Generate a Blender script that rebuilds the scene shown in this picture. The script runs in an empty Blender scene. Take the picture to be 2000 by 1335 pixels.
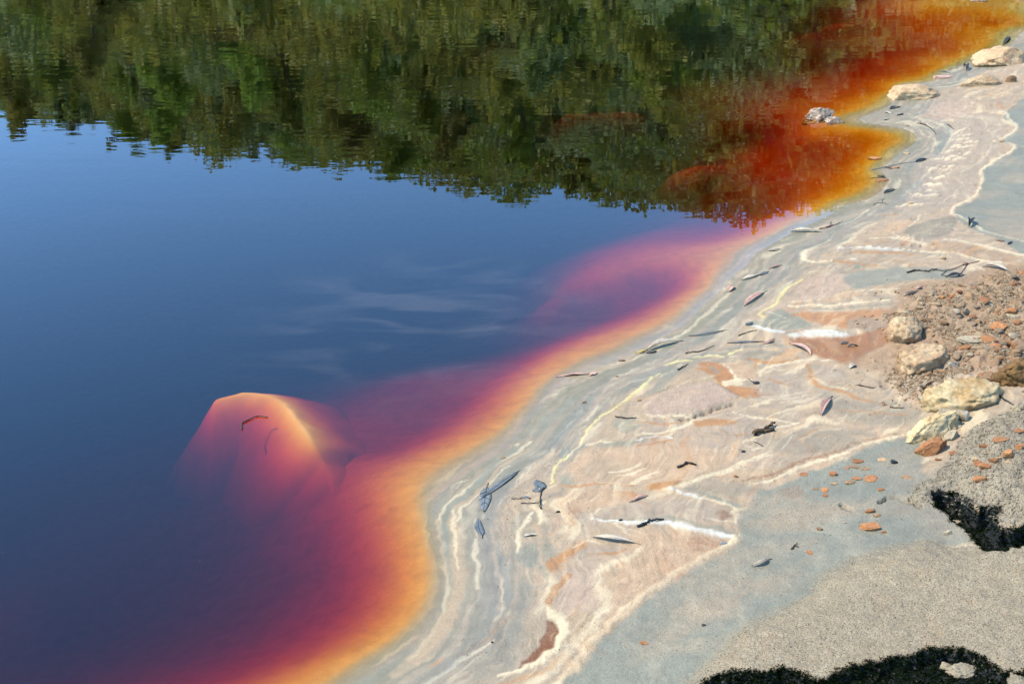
import bpy, bmesh, math, random
import numpy as np
from mathutils import Vector, Matrix, noise as mnoise

# ------------------------------------------------------------ camera, sky, sun, exposure
sc = bpy.context.scene
COL = sc.collection
R = math.radians
CAM_H, PITCH, FPX = 2.0, 25.0, 2778.0          # eye height over the water, tilt, focal length in photo pixels (50 mm)
cam_d = bpy.data.cameras.new('camera'); cam = bpy.data.objects.new('camera', cam_d); COL.objects.link(cam)
cam.location = (0, 0, CAM_H); cam.rotation_euler = (R(90 - PITCH), 0, 0)
cam_d.lens = 50; cam_d.sensor_width = 36; cam_d.clip_start = 0.05; cam_d.clip_end = 3000
sc.camera = cam

SUN_EL, SUN_AZ = 54.0, -95.0                   # azimuth from +Y (away from the camera), negative = left
sd = Vector((math.sin(R(SUN_AZ)) * math.cos(R(SUN_EL)), math.cos(R(SUN_AZ)) * math.cos(R(SUN_EL)), math.sin(R(SUN_EL))))
sun_d = bpy.data.lights.new('sun', 'SUN'); sun = bpy.data.objects.new('sun', sun_d); COL.objects.link(sun)
sun_d.energy = 2.1; sun_d.angle = R(0.53); sun_d.color = (1.0, 0.94, 0.84)
sun.rotation_euler = sd.to_track_quat('Z', 'Y').to_euler(); sun.location = (-6, 5, 12)

world = bpy.data.worlds.new('World'); sc.world = world; world.use_nodes = True
nt = world.node_tree; nt.nodes.clear()
def N(nt, typ, **kw):
    n = nt.nodes.new(typ)
    for k, v in kw.items(): setattr(n, k, v)
    return n
def L(nt, a, b): nt.links.new(a, b)
wo = N(nt, 'ShaderNodeOutputWorld'); bg = N(nt, 'ShaderNodeBackground'); sky = N(nt, 'ShaderNodeTexSky')
sky.sky_type = 'NISHITA'; sky.sun_disc = False; sky.sun_elevation = R(SUN_EL); sky.sun_rotation = R(SUN_AZ)
sky.altitude = 300; sky.air_density = 1.0; sky.dust_density = 0.0; sky.ozone_density = 4.0
bg.inputs[1].default_value = 0.15
# thin drifting cirrus, a cloud layer far overhead
tc = N(nt, 'ShaderNodeTexCoord'); sx = N(nt, 'ShaderNodeSeparateXYZ'); L(nt, tc.outputs['Generated'], sx.inputs[0])
def WM(op, a, b=None):
    m = N(nt, 'ShaderNodeMath', operation=op)
    for i, v in enumerate((a, b)):
        if v is None: continue
        if isinstance(v, (int, float)): m.inputs[i].default_value = v
        else: L(nt, v, m.inputs[i])
    return m.outputs[0]
zz = WM('MAXIMUM', sx.outputs[2], 0.06)
cv = N(nt, 'ShaderNodeCombineXYZ'); L(nt, WM('DIVIDE', sx.outputs[0], zz), cv.inputs[0]); L(nt, WM('DIVIDE', sx.outputs[1], zz), cv.inputs[1])
mp = N(nt, 'ShaderNodeMapping'); mp.inputs['Location'].default_value = (0.31, 0.12, 0); mp.inputs['Scale'].default_value = (2.8, 6.0, 1); L(nt, cv.outputs[0], mp.inputs[0])
nz = N(nt, 'ShaderNodeTexNoise'); nz.inputs['Scale'].default_value = 1.5; nz.inputs['Detail'].default_value = 5; nz.inputs['Roughness'].default_value = .52; nz.inputs['Distortion'].default_value = 1.4
L(nt, mp.outputs[0], nz.inputs['Vector'])
cr = N(nt, 'ShaderNodeMapRange', interpolation_type='SMOOTHSTEP'); cr.inputs[1].default_value = .42; cr.inputs[2].default_value = .86; cr.inputs[4].default_value = .17
L(nt, nz.outputs[0], cr.inputs[0])
vd = N(nt, 'ShaderNodeVectorMath', operation='DISTANCE'); L(nt, cv.outputs[0], vd.inputs[0]); vd.inputs[1].default_value = (-.13, 2.2, 0)
cm = N(nt, 'ShaderNodeMapRange', interpolation_type='SMOOTHSTEP'); cm.inputs[1].default_value = .42; cm.inputs[2].default_value = .08; cm.inputs[3].default_value = 0; cm.inputs[4].default_value = 1
L(nt, vd.outputs['Value'], cm.inputs[0])
mx = N(nt, 'ShaderNodeMix', data_type='RGBA'); L(nt, WM('MULTIPLY', cr.outputs[0], cm.outputs[0]), mx.inputs[0]); hs = N(nt, 'ShaderNodeHueSaturation'); hs.inputs['Saturation'].default_value = 1.12; L(nt, sky.outputs[0], hs.inputs['Color']); L(nt, hs.outputs[0], mx.inputs[6]); mx.inputs[7].default_value = (10, 10.6, 12.5, 1)
L(nt, mx.outputs[2], bg.inputs[0]); L(nt, bg.outputs[0], wo.inputs[0])

vs = sc.view_settings; vs.view_transform = 'Standard'; vs.look = 'None'; vs.exposure = 2.12; vs.gamma = 1; vs.use_curve_mapping = False
sc.cycles.use_denoising = True; sc.cycles.max_bounces = 6; sc.cycles.transparent_max_bounces = 12; sc.cycles.diffuse_bounces = 2; sc.cycles.glossy_bounces = 2; sc.cycles.adaptive_threshold = .02

# ------------------------------------------------------------ helpers
cP, sP = math.cos(R(PITCH)), math.sin(R(PITCH))
def ray(px, py):
    a, b = (px - 1000) / FPX, (667.5 - py) / FPX
    return np.array((a, cP + b * sP, -sP + b * cP))
def at(px, py, z=0.0):                          # the point of the level z that the photo shows there
    d = ray(px, py); t = (z - CAM_H) / d[2]
    return np.array((d[0] * t, d[1] * t, z))
def pxm(px, py): return float(np.linalg.norm(at(px, py) - np.array((0, 0, CAM_H)))) / FPX   # metres per photo pixel there

def lin(r, g, b):
    c = np.array((r, g, b), float) / 255
    return np.where(c <= .04045, c / 12.92, ((c + .055) / 1.055) ** 2.4)

def _h(ix, iy, s):
    n = (ix.astype(np.int64) * 374761393 + iy.astype(np.int64) * 668265263 + s * 974634777) & 0xffffffff
    n = ((n ^ (n >> 13)) * 1274126177) & 0xffffffff
    return ((n ^ (n >> 16)) & 0xffff) / 65535.0
def vn(x, y, s=0):
    ix = np.floor(x); iy = np.floor(y); fx = x - ix; fy = y - iy
    u = fx * fx * fx * (fx * (fx * 6 - 15) + 10); v = fy * fy * fy * (fy * (fy * 6 - 15) + 10)
    a = _h(ix, iy, s); b = _h(ix + 1, iy, s); c = _h(ix, iy + 1, s); d = _h(ix + 1, iy + 1, s)
    return (a + (b - a) * u) * (1 - v) + (c + (d - c) * u) * v
def fbm(x, y, o=4, s=0, g=.5):
    t = 0; a = 1; n = 0
    for i in range(o):
        t = t + a * vn(x * 2 ** i + 17.3 * i, y * 2 ** i - 9.1 * i, s + i); n += a; a *= g
    return t / n
def sst(a, b, x):
    t = np.clip((x - a) / (b - a), 0, 1); return t * t * (3 - 2 * t)
def catmull(P, n=8, closed=False):
    P = np.asarray(P, float)
    if len(P) < 3: return P
    Q = np.vstack([P[-1], P, P[0], P[1]]) if closed else np.vstack([2 * P[0] - P[1], P, 2 * P[-1] - P[-2]])
    out = []
    for i in range(1, len(Q) - 2):
        for t in np.linspace(0, 1, n, endpoint=False):
            p0, p1, p2, p3 = Q[i - 1:i + 3]
            out.append(.5 * (2 * p1 + (p2 - p0) * t + (2 * p0 - 5 * p1 + 4 * p2 - p3) * t * t + (3 * p1 - p0 - 3 * p2 + p3) * t ** 3))
    if not closed: out.append(P[-1])
    return np.array(out)
def segdist(X, Y, P, W=None):                   # distance to a polyline, and the half width there
    best = np.full(X.shape, 1e9); wid = np.zeros(X.shape)
    for i in range(len(P) - 1):
        a, b = P[i], P[i + 1]; d = b - a; l = d @ d + 1e-12
        t = np.clip(((X - a[0]) * d[0] + (Y - a[1]) * d[1]) / l, 0, 1)
        q = np.hypot(X - a[0] - t * d[0], Y - a[1] - t * d[1])
        m = q < best; best = np.where(m, q, best)
        if W is not None: wid = np.where(m, W[i] + (W[i + 1] - W[i]) * t, wid)
    return best, wid
def inpoly(X, Y, P):
    r = np.zeros(X.shape, bool)
    for i in range(len(P)):
        a, b = P[i - 1], P[i]
        if a[1] == b[1]: continue
        r ^= ((a[1] > Y) != (b[1] > Y)) & (X < (b[0] - a[0]) * (Y - a[1]) / (b[1] - a[1]) + a[0])
    return r
def sdpoly(X, Y, P):                            # positive inside
    d, _ = segdist(X, Y, np.vstack([P, P[:1]])); return np.where(inpoly(X, Y, P), d, -d)

MATS = {}
def prin(name, base=(.5, .5, .5), rough=.6, spec=.4):
    m = bpy.data.materials.new(name); m.use_nodes = True; t = m.node_tree; b = t.nodes['Principled BSDF']
    b.inputs['Base Color'].default_value = (*base, 1); b.inputs['Roughness'].default_value = rough; b.inputs['Specular IOR Level'].default_value = spec
    MATS[name] = m; return m, t, b
def tag(o, label=None, cat=None, group=None, kind=None):
    for k, v in (('label', label), ('category', cat), ('group', group), ('kind', kind)):
        if v: o[k] = v
    return o
def link(o, parent=None):
    COL.objects.link(o)
    if parent is not None: o.parent = parent
    return o
def mesh_obj(name, verts, faces, mat, parent=None, smooth=True):
    me = bpy.data.meshes.new(name); me.from_pydata([tuple(map(float, v)) for v in verts], [], faces)
    if smooth: me.polygons.foreach_set('use_smooth', [True] * len(me.polygons))
    me.materials.append(mat); me.update()
    return link(bpy.data.objects.new(name, me), parent)
def empty(name, loc):
    o = bpy.data.objects.new(name, None); o.empty_display_size = .03; o.location = loc; return link(o)

# ------------------------------------------------------------ terrain: lake bed, mud shore, sand bank, far hillside in one sheet
SHORE = [(560,1460),(640,1385),(705,1330),(760,1290),(805,1262),(842,1213),(862,1170),(870,1126),(870,1082),(864,1053),(856,1024),(853,995),(859,972),(890,945),(943,909),(992,872),(1036,818),(1086,758),(1160,718),(1238,688),(1318,646),(1378,592),(1418,556),(1458,520),(1478,492),(1530,464),(1582,438),(1640,410),(1700,388),(1724,366),(1718,335),(1742,312),(1776,288),(1790,268),(1772,254),(1735,247),(1692,242),(1678,234),(1700,222),(1738,206),(1752,180),(1768,165),(1830,158),(1838,142),(1880,128),(1950,97),(2000,60),(2060,20)]
C_OR = [(600,1370),(660,1325),(720,1280),(790,1232),(826,1190),(846,1140),(844,1085),(834,1025),(826,975),(836,940),(890,900),(958,858),(1008,812),(1056,758),(1120,718),(1204,686),(1285,638),(1345,590),(1392,543),(1432,502),(1488,468),(1545,436),(1625,394),(1690,372),(1712,352),(1690,330),(1730,292),(1762,274),(1756,262),(1720,254),(1670,248),(1640,228),(1720,196),(1745,175),(1790,158),(1870,120),(1940,88),(2000,42)]
C_CO = [(500,1370),(565,1335),(645,1290),(735,1238),(782,1190),(798,1130),(788,1060),(774,990),(772,945),(805,908),(880,868),(948,832),(995,785),(1045,728),(1095,690),(1180,655),(1270,622),(1335,575),(1368,530),(1385,490),(1435,470),(1510,436),(1560,410),(1630,375),(1675,335),(1700,290),(1680,262),(1600,262),(1640,215),(1720,178),(1800,140),(1880,95),(1960,45)]
C_MA = [(410,1370),(500,1330),(595,1288),(680,1238),(728,1180),(738,1100),(716,1020),(700,960),(730,915),(825,868),(895,825),(950,775),(1010,725),(1070,690),(1160,650),(1255,610),(1308,578),(1330,548),(1390,470),(1450,447),(1510,420),(1560,370),(1610,330),(1640,300),(1600,280)]
C_PU = [(320,1370),(430,1325),(530,1285),(620,1230),(668,1170),(680,1100),(665,1020),(650,950),(690,880),(760,880),(850,835),(905,790),(970,730),(1050,682),(1150,640),(1240,597),(1290,572),(1075,592),(1090,555),(1180,488),(1300,448),(1420,435),(1480,420)]
PTS = []
DS = .4                                        # the bay is shallow and its water strongly stained
for c, z in ((SHORE, 0), (C_OR, -.010), (C_CO, -.046), (C_MA, -.125), (C_PU, -.25)):
    PTS += [(*at(x, y, z * DS)[:2], z * DS) for x, y in c]
for x, y, z in [  # shelves, tongues and bars under the water
    (1380,482,-.05),(1290,512,-.08),(1200,542,-.11),(1110,582,-.19),(1060,600,-.5),(1190,592,-.30),(1260,576,-.24),(1120,625,-.42),(1100,640,-.42),(1000,670,-.62),(1060,520,-.55),(1150,480,-.55),(1250,455,-.42),(1350,432,-.32),(1440,418,-.22),
    (800,742,-.33),(900,728,-.31),(980,712,-.30),(760,700,-.9),(860,690,-.85),(700,820,-.28),(820,800,-.30),(640,860,-.21),(660,920,-.19),(600,950,-.32),(560,990,-.42),(620,1010,-.27),(600,1100,-.40),(540,1200,-.42),(450,1250,-.45),(400,1100,-.66),(300,1200,-.68),(150,1250,-.75),(200,1000,-.75),(400,950,-.7),(300,800,-1.1),(500,700,-1.1),(650,640,-1.15),(850,600,-1.05),(1000,560,-.9),(1000,450,-1.),(800,450,-1.2),(500,500,-1.3),(200,500,-1.3),(100,700,-1.2),(100,900,-.9),(40,1200,-.65),
    (1100,400,-1.),(1250,380,-.65),(1350,370,-.5),(1440,362,-.28),(1375,322,-.40),(1440,322,-.24),(1500,328,-.2),(1335,335,-.5),(1300,310,-.7),(1300,280,-.7),(1340,252,-.5),(1390,268,-.4),(1450,275,-.4),(1540,268,-.2),(1240,250,-.9),(1420,295,-.35),(1480,300,-.22),
    (1120,220,-.9),(1230,216,-.7),(1300,190,-.5),(1350,200,-.4),(1420,185,-.3),(1400,215,-.35),(1480,220,-.26),(1540,190,-.22),(1560,222,-.13),(1620,180,-.14),(1480,160,-.4),(1580,135,-.4),(1400,130,-.7),(1500,90,-.7),(1640,110,-.35),(1720,120,-.15),(1640,60,-.4),(1680,40,-.22),(1750,60,-.16),(1580,65,-.3),(1820,60,-.075),(1900,40,-.055),(1800,8,-.03),(1860,4,-.02),(1720,8,-.12),(1650,10,-.3),(1550,20,-.6),
    (1000,150,-1.2),(700,150,-1.3),(400,150,-1.4),(1000,300,-1.1),(700,320,-1.2),(1200,100,-1.1),(1200,320,-.8),
    # the flat and the banks above the water
    (930,1050,.008),(960,1180,.010),(900,1280,.010),(1010,1280,.018),(1100,1050,.020),(1080,900,.016),(1180,960,.026),(1240,800,.022),(1350,720,.026),(1300,1000,.034),(1200,1150,.030),(1120,1290,.026),(1450,1000,.030),(1300,1230,.034),(1480,820,.034),(1450,650,.018),(1550,600,.026),(1620,500,.022),(1650,660,.042),(1500,900,.038),(1600,860,.045),(1600,1000,.044),(1700,960,.055),(1560,1120,.052),(1430,1260,.06),(1720,800,.055),(1780,620,.075),(1740,450,.028),(1860,300,.022),(1820,400,.026),(1960,400,.030),(1940,250,.030),(1900,170,.030),(1990,130,.05),(1900,560,.085),(2000,520,.07),(1860,700,.10),(1990,640,.125),(1980,740,.14),(1850,900,.075)]:
    z = z * DS * (.72 if x > 1470 and y < 345 else 1) if z < 0 else z; PTS.append((*at(x, y, z)[:2], z))
PTS += [(-9,4,-1.4),(-7,-3,-1.2),(-3,-6,-.8),(-1.2,1,-.45),(-.35,1.6,-.02),(.3,1.4,.12),(1.2,1.2,.28),(0,-1,.2),(2.5,2.5,.26),(4,4,.22),(4,7,.12),(6,8,.25),(8,3,.6),(3,-5,.7),(-10,12,-1.5),(0,16,-1.5),(5,13,-.15),(7,14,.05),(9,12,.4),(12,20,.1),(4,20,-1.4),(-20,30,-1.5),(10,30,-1.4)]
PTS = np.array(PTS); _w = np.sign(PTS[:, 2]) * np.abs(PTS[:, 2]) ** (1 / 1.5)
def _phi(d2): return np.sqrt(d2 + .06 ** 2)
_D = _phi((PTS[:, None, 0] - PTS[None, :, 0]) ** 2 + (PTS[:, None, 1] - PTS[None, :, 1]) ** 2)
_n = len(PTS); _A = np.zeros((_n + 1, _n + 1)); _A[:_n, :_n] = _D - np.eye(_n) * .02; _A[:_n, _n] = 1; _A[_n, :_n] = 1
_C = np.linalg.solve(_A, np.append(_w, 0))
def base_z(X, Y):
    sh = X.shape; X = X.ravel(); Y = Y.ravel(); out = np.empty(len(X))
    for i in range(0, len(X), 20000):
        s = slice(i, i + 20000)
        out[s] = _phi((X[s, None] - PTS[None, :, 0]) ** 2 + (Y[s, None] - PTS[None, :, 1]) ** 2) @ _C[:_n] + _C[_n]
    return (np.sign(out) * np.abs(out) ** 1.5).reshape(sh)

# skyline of the wooded slope across the lake, read from its mirror image
_sk = []
for x, y in [(-400,130),(0,228),(150,275),(400,325),(600,352),(800,368),(1000,388),(1200,408),(1400,416),(1560,414),(1750,405),(2000,390),(2400,360)]:
    d = ray(x, y); t = 62 / d[1]; _sk.append((d[0] * t, -(CAM_H + d[2] * t)))
_sk = np.array(_sk)
def hill(X, Y):
    zc = np.interp(X, _sk[:, 0], _sk[:, 1]) - 2.9 + 1.1 * sst(-18, 14, X)
    t = np.clip((Y - 29) / 33, 0, 1)
    return t ** .92 * zc * (1 - .35 * sst(66, 140, Y))

# rows and columns: close together where the shore is seen, wide apart beyond
ang = np.linspace(R(43.8), R(10.6), 640); yv = CAM_H / np.tan(ang)
yrows = np.concatenate([[-60,-30,-15,-8,-4,-2,-.8,.2,1.0,1.4,1.7,1.9,2.0,2.06], yv, np.geomspace(yv[-1] * 1.02, 420, 50)])
s_in = np.concatenate([np.linspace(-1.1, -.42, 90), np.linspace(-.42, 1.1, 640)[1:]])
s_l = -1.1 - np.geomspace(.02, 30, 24); s_r = 1.1 + np.geomspace(.02, 30, 24)
scol = np.concatenate([s_l[::-1], s_in, s_r])
def fanw(y): return .326 * np.maximum(y, 1.) + .305
GX = scol[None, :] * fanw(yrows)[:, None]; GY = np.repeat(yrows[:, None], len(scol), 1)
GZ = np.clip(base_z(GX, GY), -1.5, 1.2) * (1 - sst(24, 34, GY)) + -.6 * sst(24, 30, GY) * (1 - sst(29, 33, GY))
GZ = np.where(GY > 29, np.maximum(GZ, -.6) + hill(GX, GY) + sst(29, 36, GY) * 1.2, GZ)
for q, dpt, w_ in (([(1120,219),(1180,216),(1240,219)], .30, .09), ([(1350,330),(1390,322),(1450,318),(1490,322)], .19, .11), ([(1640,44),(1690,42)], .12, .14)):
    dpt *= DS; P_ = catmull(np.array([at(x, y, -dpt)[:2] for x, y in q]), 5); I_ = np.nonzero((GX > P_[:, 0].min() - 1) & (GX < P_[:, 0].max() + 1) & (GY > P_[:, 1].min() - 1) & (GY < P_[:, 1].max() + 1))
    d_, _ = segdist(GX[I_], GY[I_], P_); GZ[I_] = np.maximum(GZ[I_], -dpt - .06 * (d_ / w_) ** 2 - .03 * (fbm(GX[I_] * 8, GY[I_] * 8, 3, 31) - .3))
land = sst(.0, .012, GZ)

# warped copies of the coordinates, so that no traced edge is clean
wx = (fbm(GX * 9, GY * 9, 4, 3) - .5); wy = (fbm(GX * 9, GY * 9, 4, 41) - .5)
fx = (fbm(GX * 60, GY * 40, 3, 7) - .5); fy = (fbm(GX * 60, GY * 40, 3, 77) - .5)
WX = GX + wx * .034 + fx * .012; WY = GY + wy * .042 + fy * .016
speck = vn(GX * 330, GY * 240, 5); speck2 = fbm(GX * 120, GY * 90, 2, 15)
inview = (GY > 1.9) & (GY < 12)

# ------------------------------------------------------------ pigments of the mud (what the ground itself is coloured)
K = 0.345                                        # sunlit photo value -> base colour
def col(r, g, b): return lin(r, g, b) * K * np.array((1.07, 1.0, .83))
GREY, BLUE, TAN, PINK, CREAM, WHITE = col(184,174,154), col(176,178,160), col(216,190,158), col(220,192,170), col(244,226,190), col(232,234,228)
ORANGE, PEACH, RUST, YELLOW, BROWN, SAND, MOUND = col(226,160,96), col(228,192,156), col(186,112,60), col(242,226,156), col(206,170,134), col(200,185,156), col(194,180,156)
BED, WETOR, LILAC, GREEN = col(242,196,128) * 1.0, col(212,140,60), col(206,187,166), col(162,164,138)
PIG = np.empty(GX.shape + (3,)); PIG[:] = TAN
GRAIN = np.full(GX.shape, .35); WET = np.zeros(GX.shape); DZ = np.zeros(GX.shape); CALM = np.zeros(GX.shape)

def sub(P, mg):
    return np.nonzero((WX > P[:, 0].min() - mg) & (WX < P[:, 0].max() + mg) & (WY > P[:, 1].min() - mg) & (WY < P[:, 1].max() + mg) & inview)
def lay(I, m, c, grain=None, wet=None, dz=0):
    PIG[I] = PIG[I] * (1 - m[:, None]) + c * m[:, None]
    if grain is not None: GRAIN[I] = GRAIN[I] * (1 - m) + grain * m
    if wet is not None: WET[I] = WET[I] * (1 - m) + wet * m
    if dz: DZ[I] += m * dz
def stroke(c, pts, w, a=.85, soft=.6, crumb=.0, grain=None, wet=None, dz=0, z=.025):
    """a band along a traced line; w = half width in mm (one number, or one for each point)"""
    W = np.atleast_1d(np.asarray(w, float)) / 1000
    if len(W) == 1: W = np.repeat(W, len(pts))
    P = np.array([(*at(x, y, z)[:2], ww) for (x, y), ww in zip(pts, W)]); Q = catmull(P, 6)
    I = sub(Q, Q[:, 2].max() * 2 + .01); X, Y = WX[I], WY[I]
    if not len(X): return
    d, ww = segdist(X, Y, Q[:, :2], np.maximum(Q[:, 2], .0015))
    r = d / ww + (speck2[I] - .5) * crumb * 1.6
    m = (1 - sst(1 - soft, 1 + soft, r)) * a
    if dz: DZ[I] += (1 - sst(.2, 1.4, d / ww)) * dz * .7
    if crumb: m = m * np.clip(1 - crumb * 1.2 * np.maximum(0, speck[I] - .35 - .25 * (1 - r)), 0, 1)
    lay(I, m, c, grain, wet)
def patch(c, pts, soft=12, a=.85, crumb=0, grain=None, wet=None, dz=0, z=.03, calm=0):
    P = np.array([at(x, y, z)[:2] for x, y in pts]); P = catmull(P, 4, True); s = soft / 1000
    I = sub(P, s * 2); X, Y = WX[I], WY[I]
    if not len(X): return
    d = sdpoly(X, Y, P); d = d + (speck2[I] - .5) * crumb * s * 2
    m = sst(-s, s, d) * a
    if calm: CALM[I] = np.maximum(CALM[I], calm * m)
    if crumb: m = m * np.clip(1.15 - crumb * speck[I], 0, 1)
    lay(I, m, c, grain, wet, dz)

# distance from the waterline, and streaks that run along it
SP = catmull(np.array([at(x, y)[:2] for x, y in SHORE]), 4)
dsh = np.full(GX.shape, 9.); _I = np.nonzero(inview & (GZ > -.02) & (scol[None, :] < 1.3) & (scol[None, :] > -1.3))
dsh[_I], _ = segdist(WX[_I], WY[_I], SP)
big = fbm(GX * 3.1, GY * 3.1, 3, 90)
# drift lines: a grain smeared along the contours of the drying flat, so that films of silt run and curl as water left them
ex, ey = np.arange(-1.3, 4.4, .02), np.arange(2.0, 11.0, .02); EX, EY = np.meshgrid(ex, ey); ED, _ = segdist(EX, EY, SP[::2])
PH = ED * .55 + .20 * sst(.06, .4, ED) * fbm(EX * 2.3 + .9 * fbm(EX * 4, EY * 4, 2, 71), EY * 3.4, 3, 72) + .03 * fbm(EX * 9, EY * 11, 3, 73); py_, px_ = np.gradient(PH, .02); ln_ = np.hypot(px_, py_) + 1e-9; DXf, DYf = -py_ / ln_, px_ / ln_
_I = np.nonzero((GZ > -.006) & inview & (GX > -1.25) & (GX < 4.3)); x_, y_ = WX[_I], WY[_I]
def lic(freq, step, n, seed):
    acc = fbm(x_ * freq, y_ * freq, 2, seed); wt = 1.
    for sg in (1, -1):
        X, Y = x_.copy(), y_.copy()
        for k in range(n):
            i = np.clip(((Y - 2.0) / .02).astype(int), 0, len(ey) - 1); j = np.clip(((X + 1.3) / .02).astype(int), 0, len(ex) - 1)
            X += sg * step * DXf[i, j]; Y += sg * step * DYf[i, j]; w = .5 + .5 * math.cos(math.pi * (k + 1) / (n + 1)); acc = acc + w * fbm(X * freq, Y * freq, 2, seed); wt += w
    acc = acc / wt; acc = (acc - acc.mean()) / acc.std(); o = np.zeros(GX.shape); o[_I] = acc; return o
LC, LF, LW = lic(38, .011, 13, 80), lic(130, .0045, 12, 84), lic(13, .022, 10, 88)
ring = fbm(dsh * 60 + 3.5 * big, GX * 1.6 + GY * 1.1, 3, 60)          # rings left by the sinking water
swirl = fbm(GX * 5 + 2.6 * wx * 2, GY * 17 + 2.6 * wy * 4, 4, 120)     # drawn-out films of silt
def over(m, c, grain=None, wet=None):
    m = np.clip(m, 0, 1); PIG[:] = PIG * (1 - m[..., None]) + c * m[..., None]
    if grain is not None: GRAIN[:] = GRAIN * (1 - m) + grain * m
    if wet is not None: WET[:] = WET * (1 - m) + wet * m
over(sst(.44, .62, swirl) * .55, LILAC); over(sst(.55, .72, fbm(GX * 6 + wx * 4, GY * 15 + wy * 6, 4, 150)) * .5, PEACH)
over(sst(.62, .76, swirl) * .25, GREY); over(sst(.56, .7, big) * .3, PINK)
over(sst(.4, 1.6, LW) * .5 * sst(.08, .25, dsh), LILAC); over(sst(.5, 1.7, LC) * .55, CREAM); over(sst(-.5, -1.7, LC) * .26, GREY); over(sst(.9, 2.0, LW * .6 + LC * .6) * .6 * sst(.15, .4, dsh), ORANGE)
# wet grey silt along the water with paler and bluer rings
over((1 - sst(.10, .26, dsh)) * .8, GREY, .15, .75)
over((1 - sst(.16, .3, dsh)) * sst(.5, .66, ring) * .3, TAN, .3)
over((1 - sst(.16, .3, dsh)) * sst(.5, .36, ring) * .4, GREEN, .1, .85)
over((1 - sst(.0, .16, dsh)) * sst(.60, .74, ring) * .12, CREAM)
over((1 - sst(.1, .26, dsh)) * sst(.7, 1.9, LC) * .45, CREAM, .4); over((1 - sst(.1, .26, dsh)) * sst(-.6, -1.8, LC) * .5, BLUE, .1, .9)
over(sst(-.002, -.009, GZ), BED, .3, 0)
bn = fbm(GX * 6 + wx * 5, GY * 9 + wy * 5, 4, 170); uw = sst(-.002, -.009, GZ); over(uw * sst(.5, .75, bn) * .35, col(214,160,98), .3, 0); over(uw * sst(.56, .7, fbm(GX * 22, GY * 26, 3, 180)) * .25, col(200,150,94), .3, 0)

# --- lower left: ribbons round the point
stroke(CREAM, [(855,995),(860,977),(891,948),(945,912),(996,875),(1032,850)], 5, .6)
stroke(CREAM, [(855,995),(858,1024),(867,1053),(873,1082),(873,1126),(867,1170),(847,1213),(800,1271)], 6, .5)
stroke(BLUE, [(1003,862),(960,902),(920,936),(876,972),(867,990),(869,1024),(878,1068),(884,1110),(882,1150)], [9,10,11,11,11,11,11,7,3], .85, wet=.9, grain=.1)
stroke(TAN, [(1024,868),(982,901),(953,926),(920,952),(884,978),(879,997),(886,1015),(889,1045),(894,1075),(900,1110),(890,1165),(860,1220),(815,1275)], [7,7,7,7,8,9,11,13,20,22,20,16,14], .85, crumb=.3, grain=.6)
stroke(CREAM, [(882,980),(886,1015),(889,1045),(898,1090)], [5,6,6,3], .6)
stroke(CREAM, [(893,1000),(905,970),(927,952),(971,919),(1000,898)], [6,5,4,4,2], .6, crumb=.3)
patch(GREY, [(905,1000),(925,965),(960,950),(990,925),(1010,915),(1000,960),(970,985),(965,1050),(985,1110),(975,1160),(945,1170),(925,1130),(915,1080)], 25, .8, grain=.2, wet=.7)
stroke(CREAM, [(926,1000),(928,1060),(932,1130)], 4, .5); stroke(TAN, [(960,1030),(965,1080),(975,1130),(978,1175)], [5,7,8,8], .7, crumb=.5)
stroke(CREAM, [(976,1120),(982,1150),(979,1180),(970,1200)], 4, .4, crumb=.6)
patch(TAN, [(965,1020),(985,960),(1020,920),(1060,880),(1085,868),(1080,900),(1055,935),(1040,960),(1010,990),(1000,1040),(985,1070)], 14, .85, crumb=.6, grain=.9)
patch(BLUE, [(1006,1082),(1018,1060),(1045,1058),(1048,1095),(1025,1100)], 6, .7, grain=.15); patch(BLUE, [(1055,1060),(1075,1058),(1085,1085),(1068,1095)], 7, .6)
patch(GREY, [(1005,1000),(1030,990),(1048,1000),(1040,1022),(1010,1025)], 8, .6); patch(BLUE, [(1024,1033),(1042,1026),(1046,1040),(1030,1045)], 4, .6)
patch(BLUE, [(1085,930),(1110,918),(1130,930),(1118,945),(1092,945)], 8, .75, grain=.1); patch(BLUE, [(1092,870),(1120,862),(1150,858),(1135,880),(1108,890),(1090,885)], 7, .6)
stroke(BLUE, [(1058,1105),(1066,1125),(1060,1150)], [5,4,2], .5); stroke(GREY, [(1054,1018),(1060,1045),(1068,1070)], 7, .6)
stroke(YELLOW, [(1069,938),(1078,920),(1087,908),(1098,895),(1109,884)], [4,5,5,5,3], .9, crumb=.8, dz=.002)
stroke(CREAM, [(1109,884),(1122,872),(1138,860)], 5, .8, crumb=.6)
stroke(YELLOW, [(1136,856),(1152,832),(1175,812),(1205,794),(1235,767),(1262,741),(1284,724)], [3,4,5,5,6,7,5], .85, crumb=.9, dz=.002)
stroke(YELLOW, [(1300,708),(1318,700),(1345,698)], [4,6,4], .8); stroke(CREAM, [(1060,978),(1053,1000),(1050,1020)], [5,4,3], .8, crumb=.5)
stroke(CREAM, [(1033,998),(1026,1018),(1018,1032),(1012,1052),(1009,1072)], [5,6,5,6,4], .8, crumb=.5)
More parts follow.
